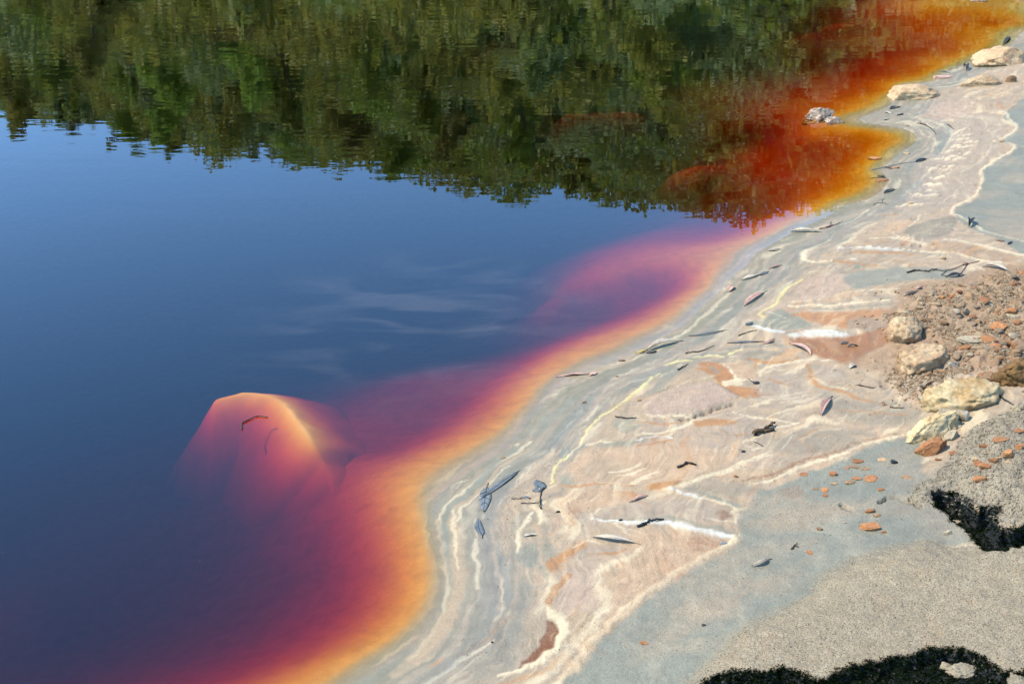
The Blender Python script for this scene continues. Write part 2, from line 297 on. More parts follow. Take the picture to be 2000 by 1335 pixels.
# --- the salmon tongue in the middle
patch(PEACH, [(1110,900),(1150,868),(1220,870),(1300,866),(1400,880),(1440,900),(1380,920),(1300,930),(1230,940),(1150,945),(1110,930)], 30, .75, crumb=.3)
patch(GREY, [(1150,905),(1190,890),(1210,920),(1150,940)], 30, .35)
for q in ([(1195,922),(1222,914),(1245,902)], [(1212,928),(1238,922),(1256,912)], [(1238,942),(1258,930),(1282,922)], [(1250,938),(1270,932)]): stroke(CREAM, q, [3, 6, 4][:len(q)], .8, crumb=.4)
stroke(ORANGE, [(1083,947),(1120,952),(1163,950),(1200,946),(1236,943),(1245,944)], [2,4,5,5,6,3], .75); stroke(CREAM, [(1170,948),(1215,944),(1255,940)], [2,4,3], .7)
patch(ORANGE, [(1268,945),(1290,938),(1330,934),(1325,942),(1300,952),(1275,953)], 7, .9)
patch(ORANGE, [(1205,958),(1245,958),(1252,968),(1236,978),(1225,974)], 6, .8); stroke(ORANGE, [(1240,982),(1262,988),(1278,995)], [5,5,2], .75)
patch(PEACH, [(1100,965),(1150,955),(1220,956),(1240,975),(1180,990),(1120,1000),(1100,985)], 18, .8)
patch(RUST, [(1105,995),(1122,985),(1130,1000),(1122,1025),(1108,1022)], 16, .45, crumb=.9, grain=1)
patch(LILAC, [(1130,1000),(1180,985),(1290,975),(1400,985),(1420,1010),(1380,1020),(1280,1012),(1200,1015),(1140,1025)], 22, .7)
stroke(CREAM, [(1300,955),(1335,945),(1380,932),(1417,921),(1460,908),(1500,897)], [7,9,10,9,7,4], .75, crumb=.55, dz=.002)
stroke(CREAM, [(1352,942),(1400,930),(1450,916),(1505,899)], [3,6,6,3], .6, crumb=.7)
stroke(WHITE, [(1308,952),(1337,963),(1375,975)], [7,8,5], .75, crumb=.45, dz=.003); stroke(BLUE, [(1340,952),(1381,966),(1425,982),(1455,992)], [5,8,9,6], .85, grain=.1)
stroke(CREAM, [(1378,976),(1410,982),(1436,992),(1437,1005),(1434,1030)], [4,5,8,8,6], .75, crumb=.35); stroke(CREAM, [(1370,1010),(1395,1022),(1425,1026)], [3,5,5], .5, crumb=.4)
stroke(CREAM, [(1440,998),(1462,990)], [5, 2], .5)
patch(RUST, [(1402,1000),(1412,992),(1425,998),(1428,1008),(1412,1018),(1400,1015)], 9, .55, crumb=.8, grain=1)
stroke(WHITE, [(1163,1015),(1200,1022),(1247,1022),(1290,1021),(1345,1034),(1388,1047),(1428,1056)], [4,6,8,9,12,12,8], .9, crumb=.35, dz=.004)
stroke(BLUE, [(1200,1017),(1250,1014),(1300,1013),(1350,1024),(1390,1037),(1432,1050)], [3,6,7,8,8,5], .6)
stroke(CREAM, [(1170,990),(1160,1005),(1163,1015)], 5, .5, crumb=.6); stroke(CREAM, [(1205,1028),(1230,1036),(1262,1046)], [3,4,2], .7, crumb=.5); stroke(CREAM, [(1212,1030),(1220,1042),(1250,1050)], 3, .5, crumb=.5)
patch(PEACH, [(1235,1035),(1340,1038),(1410,1058),(1418,1068),(1350,1100),(1280,1140),(1220,1180),(1190,1200),(1200,1120),(1230,1085)], 25, .8, crumb=.4, grain=.7)
patch(RUST, [(1345,1052),(1395,1056),(1412,1062),(1400,1074),(1370,1085),(1345,1070)], 16, .4, crumb=.9, grain=1)
# --- the wedge and its pale rim
stroke(CREAM, [(1430,1054),(1434,1060),(1414,1076),(1363,1105),(1308,1134),(1254,1171),(1199,1214),(1163,1250),(1127,1293),(1098,1335),(1070,1370)], [8,9,9,9,11,12,12,12,12,12,12], .9, crumb=.35, dz=.004)
stroke(PEACH, [(1400,1085),(1340,1115),(1290,1142),(1230,1185),(1180,1228),(1140,1272),(1105,1320)], 18, .5, crumb=.7, grain=1)
patch(BROWN, [(1115,1222),(1150,1205),(1160,1222),(1135,1250),(1105,1275),(1112,1245)], 22, .5, crumb=.8, grain=1)
stroke(CREAM, [(1254,1066),(1229,1086),(1192,1104),(1170,1126),(1178,1160),(1174,1195),(1149,1231),(1109,1270),(1069,1310),(1032,1340)], [6,10,12,15,16,15,13,12,14,14], .6, crumb=.6)
patch(PINK, [(1100,1110),(1160,1095),(1165,1130),(1160,1180),(1125,1200),(1090,1190),(1085,1150)], 20, .7)
stroke(ORANGE, [(1105,1122),(1086,1145),(1074,1172),(1070,1188)], [8,10,9,6], .75, crumb=.6, grain=1)
patch(RUST, [(1068,1204),(1086,1214),(1094,1232),(1086,1252),(1060,1272),(1030,1286),(1008,1291),(1022,1274),(1048,1258),(1060,1240),(1068,1222)], 5, .9, crumb=.35, grain=1)
stroke(CREAM, [(1071,1186),(1078,1200),(1096,1210),(1103,1228),(1096,1250),(1075,1270),(1045,1288),(1000,1303),(970,1312)], [6,9,13,12,10,9,10,8,3], .95, crumb=.4, dz=.003)
stroke(ORANGE, [(1100,1275),(1070,1302),(1030,1318),(980,1328)], [6,9,9,5], .4, crumb=.7)
patch(GREY, [(975,1190),(1040,1160),(1065,1200),(1050,1240),(1000,1280),(930,1300),(900,1290),(950,1240)], 40, .45, crumb=.5, grain=.8)
stroke(BROWN, [(990,1197),(960,1222),(925,1248),(890,1272)], [6,10,9,6], .5, crumb=.9, grain=1); stroke(CREAM, [(960,1240),(915,1268),(880,1295),(835,1325)], [4,7,6,8], .6, crumb=.5)
stroke(TAN, [(865,1180),(850,1215),(815,1258),(775,1300)], 14, .6); stroke(GREY, [(880,1285),(840,1300),(800,1330)], 16, .5)
stroke(ORANGE, [(842,1284),(860,1274)], 5, .7)
patch(ORANGE, [(1066,1100),(1095,1075),(1140,1052),(1150,1062),(1110,1085),(1085,1108)], 9, .8, crumb=.35); stroke(ORANGE, [(1150,1080),(1190,1079),(1229,1070)], [5,6,3], .7); patch(LILAC, [(1125,1072),(1180,1064),(1225,1062),(1190,1074),(1140,1078)], 5, .7)
stroke(CREAM, [(1120,1066),(1150,1056),(1172,1060)], 4, .6)
# --- grey channel at the right of the rim and the film on it
patch(BLUE, [(1110,1340),(1140,1295),(1175,1252),(1215,1212),(1270,1172),(1330,1134),(1385,1102),(1440,1066),(1440,1035),(1445,1000),(1470,985),(1480,960),(1520,950),(1590,925),(1680,895),(1765,872),(1800,895),(1800,940),(1830,985),(1870,1030),(1930,1090),(1760,1110),(1640,1150),(1560,1200),(1480,1250),(1400,1300),(1360,1360),(1300,1370)], 10, .92, grain=.7, wet=.35, calm=.8)
for P_ in ([(1330,1180),(1400,1150),(1450,1165),(1420,1200),(1340,1215)], [(1400,1090),(1480,1075),(1600,1065),(1560,1085),(1450,1105)], [(1500,1010),(1560,995),(1640,990),(1660,1010),(1560,1030),(1500,1050)], [(1280,1230),(1340,1215),(1420,1190),(1380,1230),(1300,1270),(1240,1300)], [(1430,1000),(1500,965),(1560,960),(1560,985),(1480,992)], [(1440,1140),(1530,1130),(1560,1145),(1480,1165)]):
    patch(TAN, P_, 40, .65, crumb=.7, grain=.9)
patch(RUST, [(1522,958),(1560,955),(1565,972),(1550,985),(1535,970)], 12, .35, crumb=.95, grain=1)
stroke(CREAM, [(1470,950),(1500,943),(1545,928),(1600,910),(1660,893),(1720,880),(1762,871)], [4,5,6,6,5,5,3], .9, dz=.003)
stroke(TAN, [(1440,943),(1520,928),(1600,900),(1700,877)], 16, .6, crumb=.7, grain=1); stroke(RUST, [(1450,942),(1520,928),(1590,905),(1680,880),(1750,868)], [4,6,6,5,3], .45, crumb=.9)
patch(GREY, [(1345,945),(1400,940),(1460,945),(1470,960),(1420,965),(1360,955)], 10, .55)
# --- upper flat of the tongue
patch(PINK, [(1262,800),(1292,762),(1358,748),(1402,752),(1440,776),(1400,790),(1340,808),(1268,812)], 10, .95, crumb=.3, grain=.8, dz=.006, calm=.7)
patch(TAN, [(1290,760),(1330,722),(1370,730),(1395,748),(1350,748)], 14, .7, grain=.8)
stroke(CREAM, [(1262,811),(1300,814),(1335,815),(1362,824),(1345,832),(1312,839),(1280,845),(1240,847)], [4,6,5,8,9,7,4,2], .85, crumb=.35)
stroke(PEACH, [(1310,776),(1340,770),(1370,768)], [3,6,3], .7); stroke(CREAM, [(1290,765),(1330,752),(1362,742)], 3, .5, crumb=.5)
patch(ORANGE, [(1363,703),(1400,706),(1420,722),(1432,740),(1408,746),(1386,730)], 5, .95, crumb=.15, wet=.4); patch(GREY, [(1380,714),(1394,716),(1398,732),(1388,730)], 3, .6)
stroke(ORANGE, [(1350,716),(1374,724),(1400,744),(1420,762)], [4,7,8,5], .85)
stroke(YELLOW, [(1306,706),(1330,700),(1354,699)], [4,7,4], .8); stroke(YELLOW, [(1349,692),(1375,690),(1414,692)], [5,7,4], .9, crumb=.2); stroke(BLUE, [(1338,694),(1380,686),(1412,688),(1432,690)], [3,5,6,8], .7)
stroke(YELLOW, [(1426,690),(1445,685),(1460,683)], [5,5,2], .9); stroke(CREAM, [(1430,693),(1448,700),(1470,706)], [3,3,2], .7)
stroke(BLUE, [(1412,682),(1450,678),(1500,676),(1545,682),(1590,695)], [4,7,7,8,4], .8); patch(GREY, [(1440,696),(1470,684),(1520,688),(1500,702),(1460,706)], 6, .7)
stroke(ORANGE, [(1448,702),(1490,712),(1530,712),(1555,706)], [3,8,8,4], .8); stroke(ORANGE, [(1474,712),(1478,728)], [5,3], .7)
patch(ORANGE, [(1424,756),(1460,758),(1500,772),(1498,778),(1450,776)], 5, .9, wet=.3); patch(PEACH, [(1412,712),(1450,706),(1470,725),(1475,740),(1440,742)], 6, .8)
stroke(CREAM, [(1408,712),(1422,722),(1430,736),(1440,746),(1465,745)], [2,3,6,7,3], .9, crumb=.3, dz=.002); patch(CREAM, [(1414,748),(1436,742),(1455,752),(1425,757)], 4, .8, crumb=.5)
stroke(CREAM, [(1483,738),(1492,726),(1510,720),(1545,714),(1595,711),(1640,717),(1662,724)], [5,5,4,4,5,5,4], .85, crumb=.4); stroke(CREAM, [(1500,722),(1530,728),(1570,722),(1560,735)], [3,3,4,2], .6, crumb=.5); stroke(PEACH, [(1540,724),(1590,718),(1640,726)], 9, .6)
patch(LILAC, [(1500,735),(1560,738),(1580,770),(1560,790),(1500,785),(1475,770)], 15, .75); patch(LILAC, [(1590,722),(1640,730),(1660,750),(1610,755)], 10, .8)
stroke(ORANGE, [(1498,745),(1520,754),(1548,766)], [3,8,3], .75)
stroke(ORANGE, [(1578,722),(1588,748),(1602,768),(1640,778),(1680,795),(1720,806)], [5,8,8,8,6,4], .75); stroke(CREAM, [(1590,750),(1620,766),(1660,778)], [4,6,3], .6, crumb=.5)
for i, y in enumerate((778,784,790)): stroke(CREAM, [(1455, y), (1500, y + 4), (1550, y + 3), (1580, y)], [2,3,3,2], .45)
stroke(CREAM, [(1425,808),(1465,818),(1505,826),(1552,834)], [3,5,6,4], .8, crumb=.35); stroke(CREAM, [(1552,834),(1520,840),(1485,852),(1448,866)], [5,5,6,5], .75, crumb=.5)
for q in ([(1450,870),(1470,880),(1510,878)], [(1470,862),(1480,876),(1470,888)], [(1500,866),(1520,872),(1505,884)], [(1530,850),(1560,846),(1575,842)]): stroke(CREAM, q, 3.5, .6, crumb=.6)
patch(GREY, [(1500,856),(1560,848),(1640,850),(1700,866),(1640,885),(1560,890),(1500,880)], 30, .65, grain=.4); patch(GREY, [(1600,770),(1650,790),(1740,805),(1800,830),(1780,850),(1700,845),(1620,815)], 22, .6)
stroke(ORANGE, [(1236,827),(1280,826),(1334,827)], [3,5,3], .75); patch(ORANGE, [(1362,826),(1400,820),(1440,822),(1420,830),(1370,834)], 5, .75)
patch(BLUE, [(1196,826),(1215,815),(1250,820),(1245,838),(1215,842)], 8, .6); stroke(WHITE, [(1241,857),(1275,855),(1312,858)], [3,6,3], .8, crumb=.4); stroke(ORANGE, [(1240,870),(1280,869),(1312,864)], [3,5,3], .75); stroke(CREAM, [(1150,862),(1180,858),(1196,862)], 5, .7)
patch(BLUE, [(1165,862),(1200,858),(1245,856),(1235,866),(1190,868)], 5, .6); stroke(ORANGE, [(1640,815),(1700,822),(1760,832)], 7, .5); stroke(ORANGE, [(1430,852),(1450,848)], 5, .5)
patch(BLUE, [(1262,762),(1285,738),(1305,715),(1330,712),(1318,730),(1290,752)], 7, .55)
# --- waterline silt films farther up
stroke(BLUE, [(1110,768),(1090,792),(1060,818),(1040,838)], [12,16,14,8], .6, wet=.9); stroke(BLUE, [(1155,760),(1125,800),(1100,835),(1075,862)], [10,16,14,8], .55, wet=.8)
stroke(TAN, [(1140,728),(1190,706),(1240,690)], 10, .6); stroke(CREAM, [(1240,690),(1310,660),(1370,612),(1405,575),(1425,560)], [4,6,9,9,5], .45)
stroke(GREEN, [(1300,668),(1360,632),(1410,590),(1440,560),(1460,530)], [8,14,16,14,8], .5, wet=.8)
patch(TAN, [(1400,650),(1440,610),(1480,580),(1510,545),(1530,540),(1510,590),(1480,620),(1450,655),(1380,680),(1320,690),(1350,665)], 22, .6)
# --- folds between the water and the rubble
stroke(YELLOW, [(1562,543),(1545,555),(1529,570),(1514,591),(1492,606),(1494,617),(1523,630)], [5,6,7,6,6,5,3], .85, dz=.002); patch(BLUE, [(1496,622),(1520,600),(1550,612),(1582,634),(1545,640),(1500,634),(1466,634),(1476,620)], 8, .85, grain=.1)
stroke(GREY, [(1535,540),(1568,524),(1600,516),(1640,520)], [8,8,6,3], .8); stroke(CREAM, [(1500,606),(1522,615),(1540,622)], 3, .5)
stroke(WHITE, [(1455,630),(1475,634),(1500,642),(1535,648)], [3,8,11,7], .95, crumb=.25, dz=.004); patch(WHITE, [(1545,652),(1580,646),(1620,648),(1665,660),(1640,664),(1580,662),(1552,664)], 7, .8, crumb=.45, dz=.006)
patch(PINK, [(1562,555),(1580,536),(1640,534),(1670,560),(1640,575),(1568,588)], 12, .8, grain=.6); patch(BLUE, [(1660,536),(1730,531),(1790,534),(1844,541),(1880,558),(1870,568),(1790,562),(1720,568),(1670,572),(1650,556)], 12, .8, grain=.4, wet=.3, calm=.8)
stroke(CREAM, [(1541,597),(1575,599),(1610,601),(1670,604),(1735,607)], [5,8,8,8,4], .95, crumb=.3, dz=.004); stroke(CREAM, [(1544,590),(1600,586),(1655,579),(1720,580),(1792,582)], [3,4,6,5,3], .7, crumb=.5); stroke(BLUE, [(1580,606),(1640,610),(1700,613),(1745,614)], 6, .7)
patch(PEACH, [(1600,585),(1650,576),(1690,582),(1650,592)], 6, .7); patch(ORANGE, [(1548,612),(1600,612),(1680,618),(1748,628),(1735,655),(1660,648),(1600,632)], 8, .8, crumb=.2, wet=.35)
patch(GREY, [(1660,630),(1720,638),(1735,655),(1690,655),(1650,645)], 8, .6); patch(WETOR, [(1540,664),(1600,664),(1660,664),(1735,655),(1738,690),(1700,705),(1655,722),(1620,708),(1580,690)], 12, .9, crumb=.25, wet=.85)
stroke(CREAM, [(1622,462),(1604,470),(1584,480),(1569,492),(1572,502),(1596,508),(1625,508)], [4,5,8,12,10,5,3], .95, dz=.002); stroke(GREY, [(1640,470),(1610,482),(1590,494)], 8, .5)
patch(GREY, [(1560,480),(1600,460),(1640,440),(1700,415),(1720,400),(1700,430),(1650,465),(1620,470)], 10, .5); stroke(BLUE, [(1645,468),(1665,458)], 9, .7)
stroke(WHITE, [(1638,483),(1690,486),(1725,491),(1762,499)], [4,9,10,7], .7, soft=.8, dz=.004); stroke(CREAM, [(1640,481),(1700,484),(1760,494),(1820,503),(1860,508),(1895,521),(1940,531),(2000,541)], [3,3,4,6,7,9,10,9], .9, crumb=.2, dz=.005)
stroke(BLUE, [(1740,497),(1790,503),(1838,510)], [3,6,4], .6); stroke(ORANGE, [(1656,491),(1700,495),(1745,501),(1780,507)], [5,9,8,4], .85); stroke(ORANGE, [(1628,508),(1650,513),(1680,520),(1715,526)], [5,8,9,4], .95); stroke(ORANGE, [(1700,512),(1740,516),(1780,528)], 6, .45); stroke(WHITE, [(1660,506),(1680,508)], [4, 2], .8)
patch(BLUE, [(1668,515),(1678,515),(1680,526),(1670,526)], 2, .8); stroke(BLUE, [(1610,516),(1632,518)], 6, .7)
stroke(CREAM, [(1694,466),(1735,466),(1775,477),(1805,487),(1820,495)], [4,7,10,10,4], .8, crumb=.4); stroke(ORANGE, [(1684,472),(1710,476),(1740,477)], [4,8,4], .65); stroke(CREAM, [(1740,456),(1752,465),(1775,472)], 5, .8)
stroke(CREAM, [(1840,474),(1870,480),(1910,490),(1955,505),(2000,517)], [5,7,9,10,10], .85, dz=.003); patch(BROWN, [(1800,483),(1860,482),(1940,503),(1995,520),(1940,525),(1880,512),(1820,497)], 8, .45)
patch(GREY, [(1760,455),(1790,440),(1850,425),(1870,440),(1835,468),(1790,472)], 10, .75, dz=.006, grain=.5); patch(PEACH, [(1735,438),(1755,428),(1780,432),(1770,446),(1745,455),(1730,452)], 8, .8); stroke(ORANGE, [(1726,415),(1750,416)], 5, .6)
stroke(CREAM, [(1770,405),(1790,416),(1795,426),(1775,446)], [3,6,5,3], .6, crumb=.4)
# --- right-hand flat with its frilled edge, and the row of little ridges
patch(BLUE, [(1962,222),(1982,252),(1972,268),(1948,278),(1976,288),(1974,304),(1945,320),(1922,332),(1918,380),(1882,400),(1864,408),(1870,430),(1900,455),(1930,470),(2060,500),(2060,200)], 5, .92, grain=.6, wet=.4, calm=.9)
patch(TAN, [(1920,440),(1960,430),(2010,440),(2010,478),(1950,470)], 25, .5, crumb=.6)
patch(LILAC, [(1800,330),(1850,270),(1870,230),(1940,225),(1965,255),(1940,280),(1960,295),(1920,325),(1905,375),(1850,400),(1790,420),(1750,430),(1770,390)], 14, .75)
for q, w in (([(1945,222),(1962,226),(1982,254),(1972,267),(1946,278),(1962,281),(1976,288),(1974,300),(1946,318),(1922,328),(1917,345),(1914,378),(1880,398),(1862,406)], 8), ([(1862,406),(1858,420),(1880,430),(1920,462),(1960,478),(2010,492)], 7)): stroke(CREAM, q, w, .75, crumb=.2, dz=.004)
for q in ([(1915,228),(1925,245),(1940,270)], [(1940,280),(1930,300),(1915,315),(1880,335)], [(1865,345),(1880,360),(1866,370)], [(1830,400),(1850,385),(1870,380)], [(1880,190),(1900,205),(1870,215)]): stroke(CREAM, q, 4, .4, crumb=.4)
for x, y, w in ((1880,250,14),(1868,255,10),(1885,262,13),(1878,270,18),(1895,277,20),(1868,284,15),(1885,286,22),(1853,293,10),(1850,304,15),(1884,300,16),(1862,309,24),(1857,323,13),(1825,328,14),(1846,330,10),(1832,344,14),(1812,355,10),(1825,357,20),(1808,366,10),(1812,377,22),(1790,375,10),(1766,397,16),(1790,398,14),(1830,308,8)):
    stroke(CREAM, [(x - w, y - 1), (x - w * .3, y + 1), (x + w * .4, y - 1), (x + w, y + 1)], [2,9,12,3], .95, soft=.5, crumb=.2, dz=.009); stroke(PEACH, [(x - w * .8, y + 4), (x + w, y + 6)], 7, .45)
for q in ([(1772,232),(1795,243),(1812,258),(1826,262)], [(1778,215),(1798,225),(1812,236),(1830,243),(1840,235)], [(1826,262),(1830,275),(1822,290)], [(1855,250),(1860,262),(1852,278),(1838,295)], [(1840,320),(1815,330),(1795,350),(1770,370)], [(1700,400),(1670,420),(1640,430)]): stroke(CREAM, q, 5, .5)
for q in ([(1795,240),(1835,255),(1842,275),(1825,300)], [(1762,225),(1820,215),(1850,240),(1852,265),(1838,290)], [(1800,345),(1775,365),(1750,385)]): stroke(BLUE, q, 10, .6, wet=.8)
patch(PINK, [(1812,205),(1850,195),(1890,205),(1880,225),(1830,228)], 10, .7); stroke(ORANGE, [(1835,224),(1870,221)], 5, .5); stroke(CREAM, [(1840,231),(1862,232)], 4, .6)
# the films break up what lies under them
cl = land * (1 - CALM)
over(CALM * sst(.48, .72, fbm(GX * 4.5, GY * 7, 4, 190)) * .5, TAN, 1.0); over(CALM * sst(.6, .8, fbm(GX * 3, GY * 4, 3, 195)) * .3, col(150,152,140)); over(CALM * sst(1.0, 2.2, LC) * .14, CREAM)
over(sst(.9, 2.1, LC) * .16 * cl, CREAM); over(sst(-1., -2.1, LC) * .14 * cl, GREY); over(sst(1.0, 2.2, LF) * .32 * cl, CREAM); over(sst(-1.0, -2.2, LF) * .26 * cl, col(160,150,132)); over(sst(1.4, 2.4, lic(60, .008, 12, 95)) * .3 * cl * sst(.18, .4, dsh), ORANGE)
_l = np.maximum(PIG @ np.array((.3, .6, .1)), 1e-4); _lm = col(204,188,162) @ np.array((.3, .6, .1)); PIG[:] = PIG * np.where(GZ > 0, (_l / _lm) ** .6, 1)[..., None]      # crusts dry paler, silt stays darker
# --- rubble ground, clod bank, sand bank
patch(BROWN, [(1755,578),(1800,568),(1870,562),(1920,548),(2080,535),(2080,830),(1960,800),(1880,770),(1850,748),(1800,765),(1745,765),(1690,735),(1660,718),(1720,695),(1748,662),(1720,632),(1750,608)], 25, .9, crumb=.35, grain=1)
patch(TAN, [(1700,720),(1760,740),(1740,775),(1690,770)], 20, .5, crumb=.5)
SAND_P = [(1340,1420),(1362,1300),(1398,1255),(1450,1217),(1496,1196),(1545,1171),(1573,1161),(1590,1133),(1632,1112),(1685,1087),(1737,1072),(1790,1062),(1820,1066),(1846,1082),(1895,1084),(1947,1078),(2000,1068),(2100,1060),(2100,1450)]
MOUND_P = [(1775,960),(1795,925),(1835,905),(1862,872),(1885,842),(1930,822),(2000,812),(2100,800),(2100,1035),(1990,1030),(1958,1030),(1925,990),(1885,975),(1850,958),(1815,968)]
patch(SAND, SAND_P, 22, .95, crumb=.6, grain=2.0, wet=0, z=.06); patch(MOUND, MOUND_P, 16, .95, crumb=.3, grain=1.5, wet=0, z=.1)
patch(MOUND, [(1720,920),(1770,900),(1800,930),(1820,970),(1850,1010),(1800,1010),(1740,960)], 45, .4, crumb=.5, grain=1)

# drift lines over everything that was laid, weaker on the banks
# --- relief of the banks: rounded sand bank, cloddy bank, the two mossy hollows with shade painted into them
def wp(P, z): return catmull(np.array([at(x, y, z)[:2] for x, y in P]), 4, True)
I = sub(wp(SAND_P, .06), .3); d = sdpoly(WX[I], WY[I], wp(SAND_P, .06)); m_sand = np.zeros(GX.shape); m_sand[I] = sst(-.02, .12, d)
DZ += m_sand * (.028 + .018 * (fbm(GX * 5, GY * 5, 3, 200) - .5)) + m_sand * .004 * (fbm(GX * 45, GY * 45, 3, 210) - .5)
I = sub(wp(MOUND_P, .1), .3); d = sdpoly(WX[I], WY[I], wp(MOUND_P, .1)); m_md = np.zeros(GX.shape); m_md[I] = sst(-.015, .13, d)
DZ += m_md * .05 + sst(0, .4, m_md) * .022 * (fbm(GX * 26, GY * 26, 4, 220) - .5) * 1.6
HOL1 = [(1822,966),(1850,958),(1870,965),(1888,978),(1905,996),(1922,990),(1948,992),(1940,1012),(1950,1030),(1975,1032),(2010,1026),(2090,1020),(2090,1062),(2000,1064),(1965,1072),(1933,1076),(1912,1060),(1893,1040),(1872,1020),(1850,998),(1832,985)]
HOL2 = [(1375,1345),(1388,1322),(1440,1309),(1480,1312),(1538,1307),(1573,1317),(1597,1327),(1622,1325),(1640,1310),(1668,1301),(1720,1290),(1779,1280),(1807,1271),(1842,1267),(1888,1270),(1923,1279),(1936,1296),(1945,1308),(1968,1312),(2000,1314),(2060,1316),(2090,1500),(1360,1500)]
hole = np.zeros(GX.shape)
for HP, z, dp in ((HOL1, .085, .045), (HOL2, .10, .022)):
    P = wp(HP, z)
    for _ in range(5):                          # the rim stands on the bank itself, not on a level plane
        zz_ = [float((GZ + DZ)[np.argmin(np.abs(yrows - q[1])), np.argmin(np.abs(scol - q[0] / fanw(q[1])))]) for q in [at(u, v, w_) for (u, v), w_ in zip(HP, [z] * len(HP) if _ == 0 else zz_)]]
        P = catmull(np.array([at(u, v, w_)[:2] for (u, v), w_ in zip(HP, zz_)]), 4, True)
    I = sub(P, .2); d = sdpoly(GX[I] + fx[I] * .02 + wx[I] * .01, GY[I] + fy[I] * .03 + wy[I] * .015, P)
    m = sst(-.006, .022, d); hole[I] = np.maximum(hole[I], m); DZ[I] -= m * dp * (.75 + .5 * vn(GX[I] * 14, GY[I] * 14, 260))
    m = sst(-.012, .002, d); hole[I] = np.maximum(hole[I], m); PIG[I] = PIG[I] * (1 - m[:, None]) + np.array((.0035, .0048, .0028)) * m[:, None]  # floor pigment near black, standing in for the shade of the hollows
# cracks and small scarps in the drying mud
for q in ([(1645,985),(1655,992),(1664,994)], [(1717,986),(1728,979),(1742,977),(1757,981),(1770,990),(1797,1003)], [(1775,985),(1788,993)], [(1332,807),(1355,803),(1395,790),(1435,779)], [(1760,470),(1785,474),(1808,477),(1832,474)], [(1840,985),(1862,1010),(1880,1030)]):
    P = catmull(np.array([at(x, y, .05)[:2] for x, y in q]), 5); I = sub(P, .04); d, _ = segdist(GX[I] + fx[I] * .012, GY[I] + fy[I] * .012, P); DZ[I] -= (1 - sst(.002, .008, d)) * .018

# fine relief
DZ += land * (1 - CALM) * (1 - m_sand) * (1 - m_md) * (.0005 * np.clip(LC, -2, 2.5) + .0003 * np.clip(LF, -2, 2.5)) * sst(.02, .15, dsh)
dry = np.clip(1 - WET, 0, 1) * land
DZ += land * (.0016 * (fbm(GX * 60, GY * 60, 3, 300) - .5) * (.3 + GRAIN) + .004 * (fbm(GX * 7, GY * 9, 3, 310) - .5) * sst(.05, .3, dsh))
rb = np.zeros(GX.shape); P = wp([(1745,600),(1900,552),(2080,535),(2080,830),(1880,775),(1800,768),(1700,740),(1740,680)], .07); I = sub(P, .3); rb[I] = sst(-.06, .1, sdpoly(WX[I], WY[I], P))
DZ += rb * (.045 * (fbm(GX * 14, GY * 14, 4, 320) - .45) + .020 * (fbm(GX * 55, GY * 45, 2, 330) - .5))
shore_keep = sst(.002, .01, np.abs(GZ)); GZ = GZ + DZ * np.where(GZ > 0, shore_keep, 0) + np.where(GZ < -.01, .012 * (fbm(GX * 4, GY * 6, 3, 340) - .5) * np.clip(-GZ * 8, 0, 1) * .6, 0)

# far slope: dry earth and grass between the trees
far = sst(14, 26, GY); fc = fbm(GX * .3, GY * .3, 4, 400)
PIG[:] = PIG * (1 - far[..., None]) + (np.array((.11, .10, .035)) * (1 - fc[..., None]) + np.array((.085, .105, .022)) * fc[..., None]) * far[..., None]
GRAIN = np.clip(GRAIN, 0, 2); WET = np.clip(WET * land * (1 - hole), 0, 1)

nr, nc = GX.shape
me = bpy.data.meshes.new('ground'); me.vertices.add(nr * nc)
me.vertices.foreach_set('co', np.stack([GX, GY, GZ], -1).astype(np.float32).ravel())
ii = np.arange(nr * nc).reshape(nr, nc); Fq = np.stack([ii[:-1, :-1], ii[:-1, 1:], ii[1:, 1:], ii[1:, :-1]], -1).reshape(-1, 4).astype(np.int32)
me.loops.add(Fq.size); me.loops.foreach_set('vertex_index', Fq.ravel()); me.polygons.add(len(Fq))
me.polygons.foreach_set('loop_start', np.arange(len(Fq), dtype=np.int32) * 4); me.polygons.foreach_set('use_smooth', np.ones(len(Fq), bool)); me.update(calc_edges=True)
ca = me.color_attributes.new('pigment', 'FLOAT_COLOR', 'POINT'); ca.data.foreach_set('color', np.concatenate([PIG, np.ones(GX.shape + (1,))], -1).astype(np.float32).ravel())
cb = me.color_attributes.new('surface', 'FLOAT_COLOR', 'POINT'); cb.data.foreach_set('color', np.stack([GRAIN, WET, rb, np.ones(GX.shape)], -1).astype(np.float32).ravel())
ground = link(bpy.data.objects.new('ground', me)); tag(ground, kind='structure')
def gz(x, y):
    i = np.clip(np.interp(y, yrows, np.arange(nr)), 0, nr - 1.001); j = np.clip(np.interp(x / fanw(np.asarray(float(y))), scol, np.arange(nc)), 0, nc - 1.001)
    a, b = int(i), int(j); u, v = i - a, j - b
    return float((GZ[a, b] * (1 - v) + GZ[a, b + 1] * v) * (1 - u) + (GZ[a + 1, b] * (1 - v) + GZ[a + 1, b + 1] * v) * u)
def gzv(X, Y):
    i = np.clip(np.interp(Y, yrows, np.arange(nr)), 0, nr - 1.001); j = np.clip(np.interp(X / fanw(Y), scol, np.arange(nc)), 0, nc - 1.001); a = i.astype(int); b = j.astype(int); u = i - a; v = j - b
    return (GZ[a, b] * (1 - v) + GZ[a, b + 1] * v) * (1 - u) + (GZ[a + 1, b] * (1 - v) + GZ[a + 1, b + 1] * v) * u
def on(px, py, lift=0.0):                       # where the photo's ray meets the ground
    z = .03
    for _ in range(6):
        p = at(px, py, z); z = .5 * z + .5 * (gz(p[0], p[1]) + lift)
    p = at(px, py, z); return Vector((p[0], p[1], gz(p[0], p[1]) + lift))

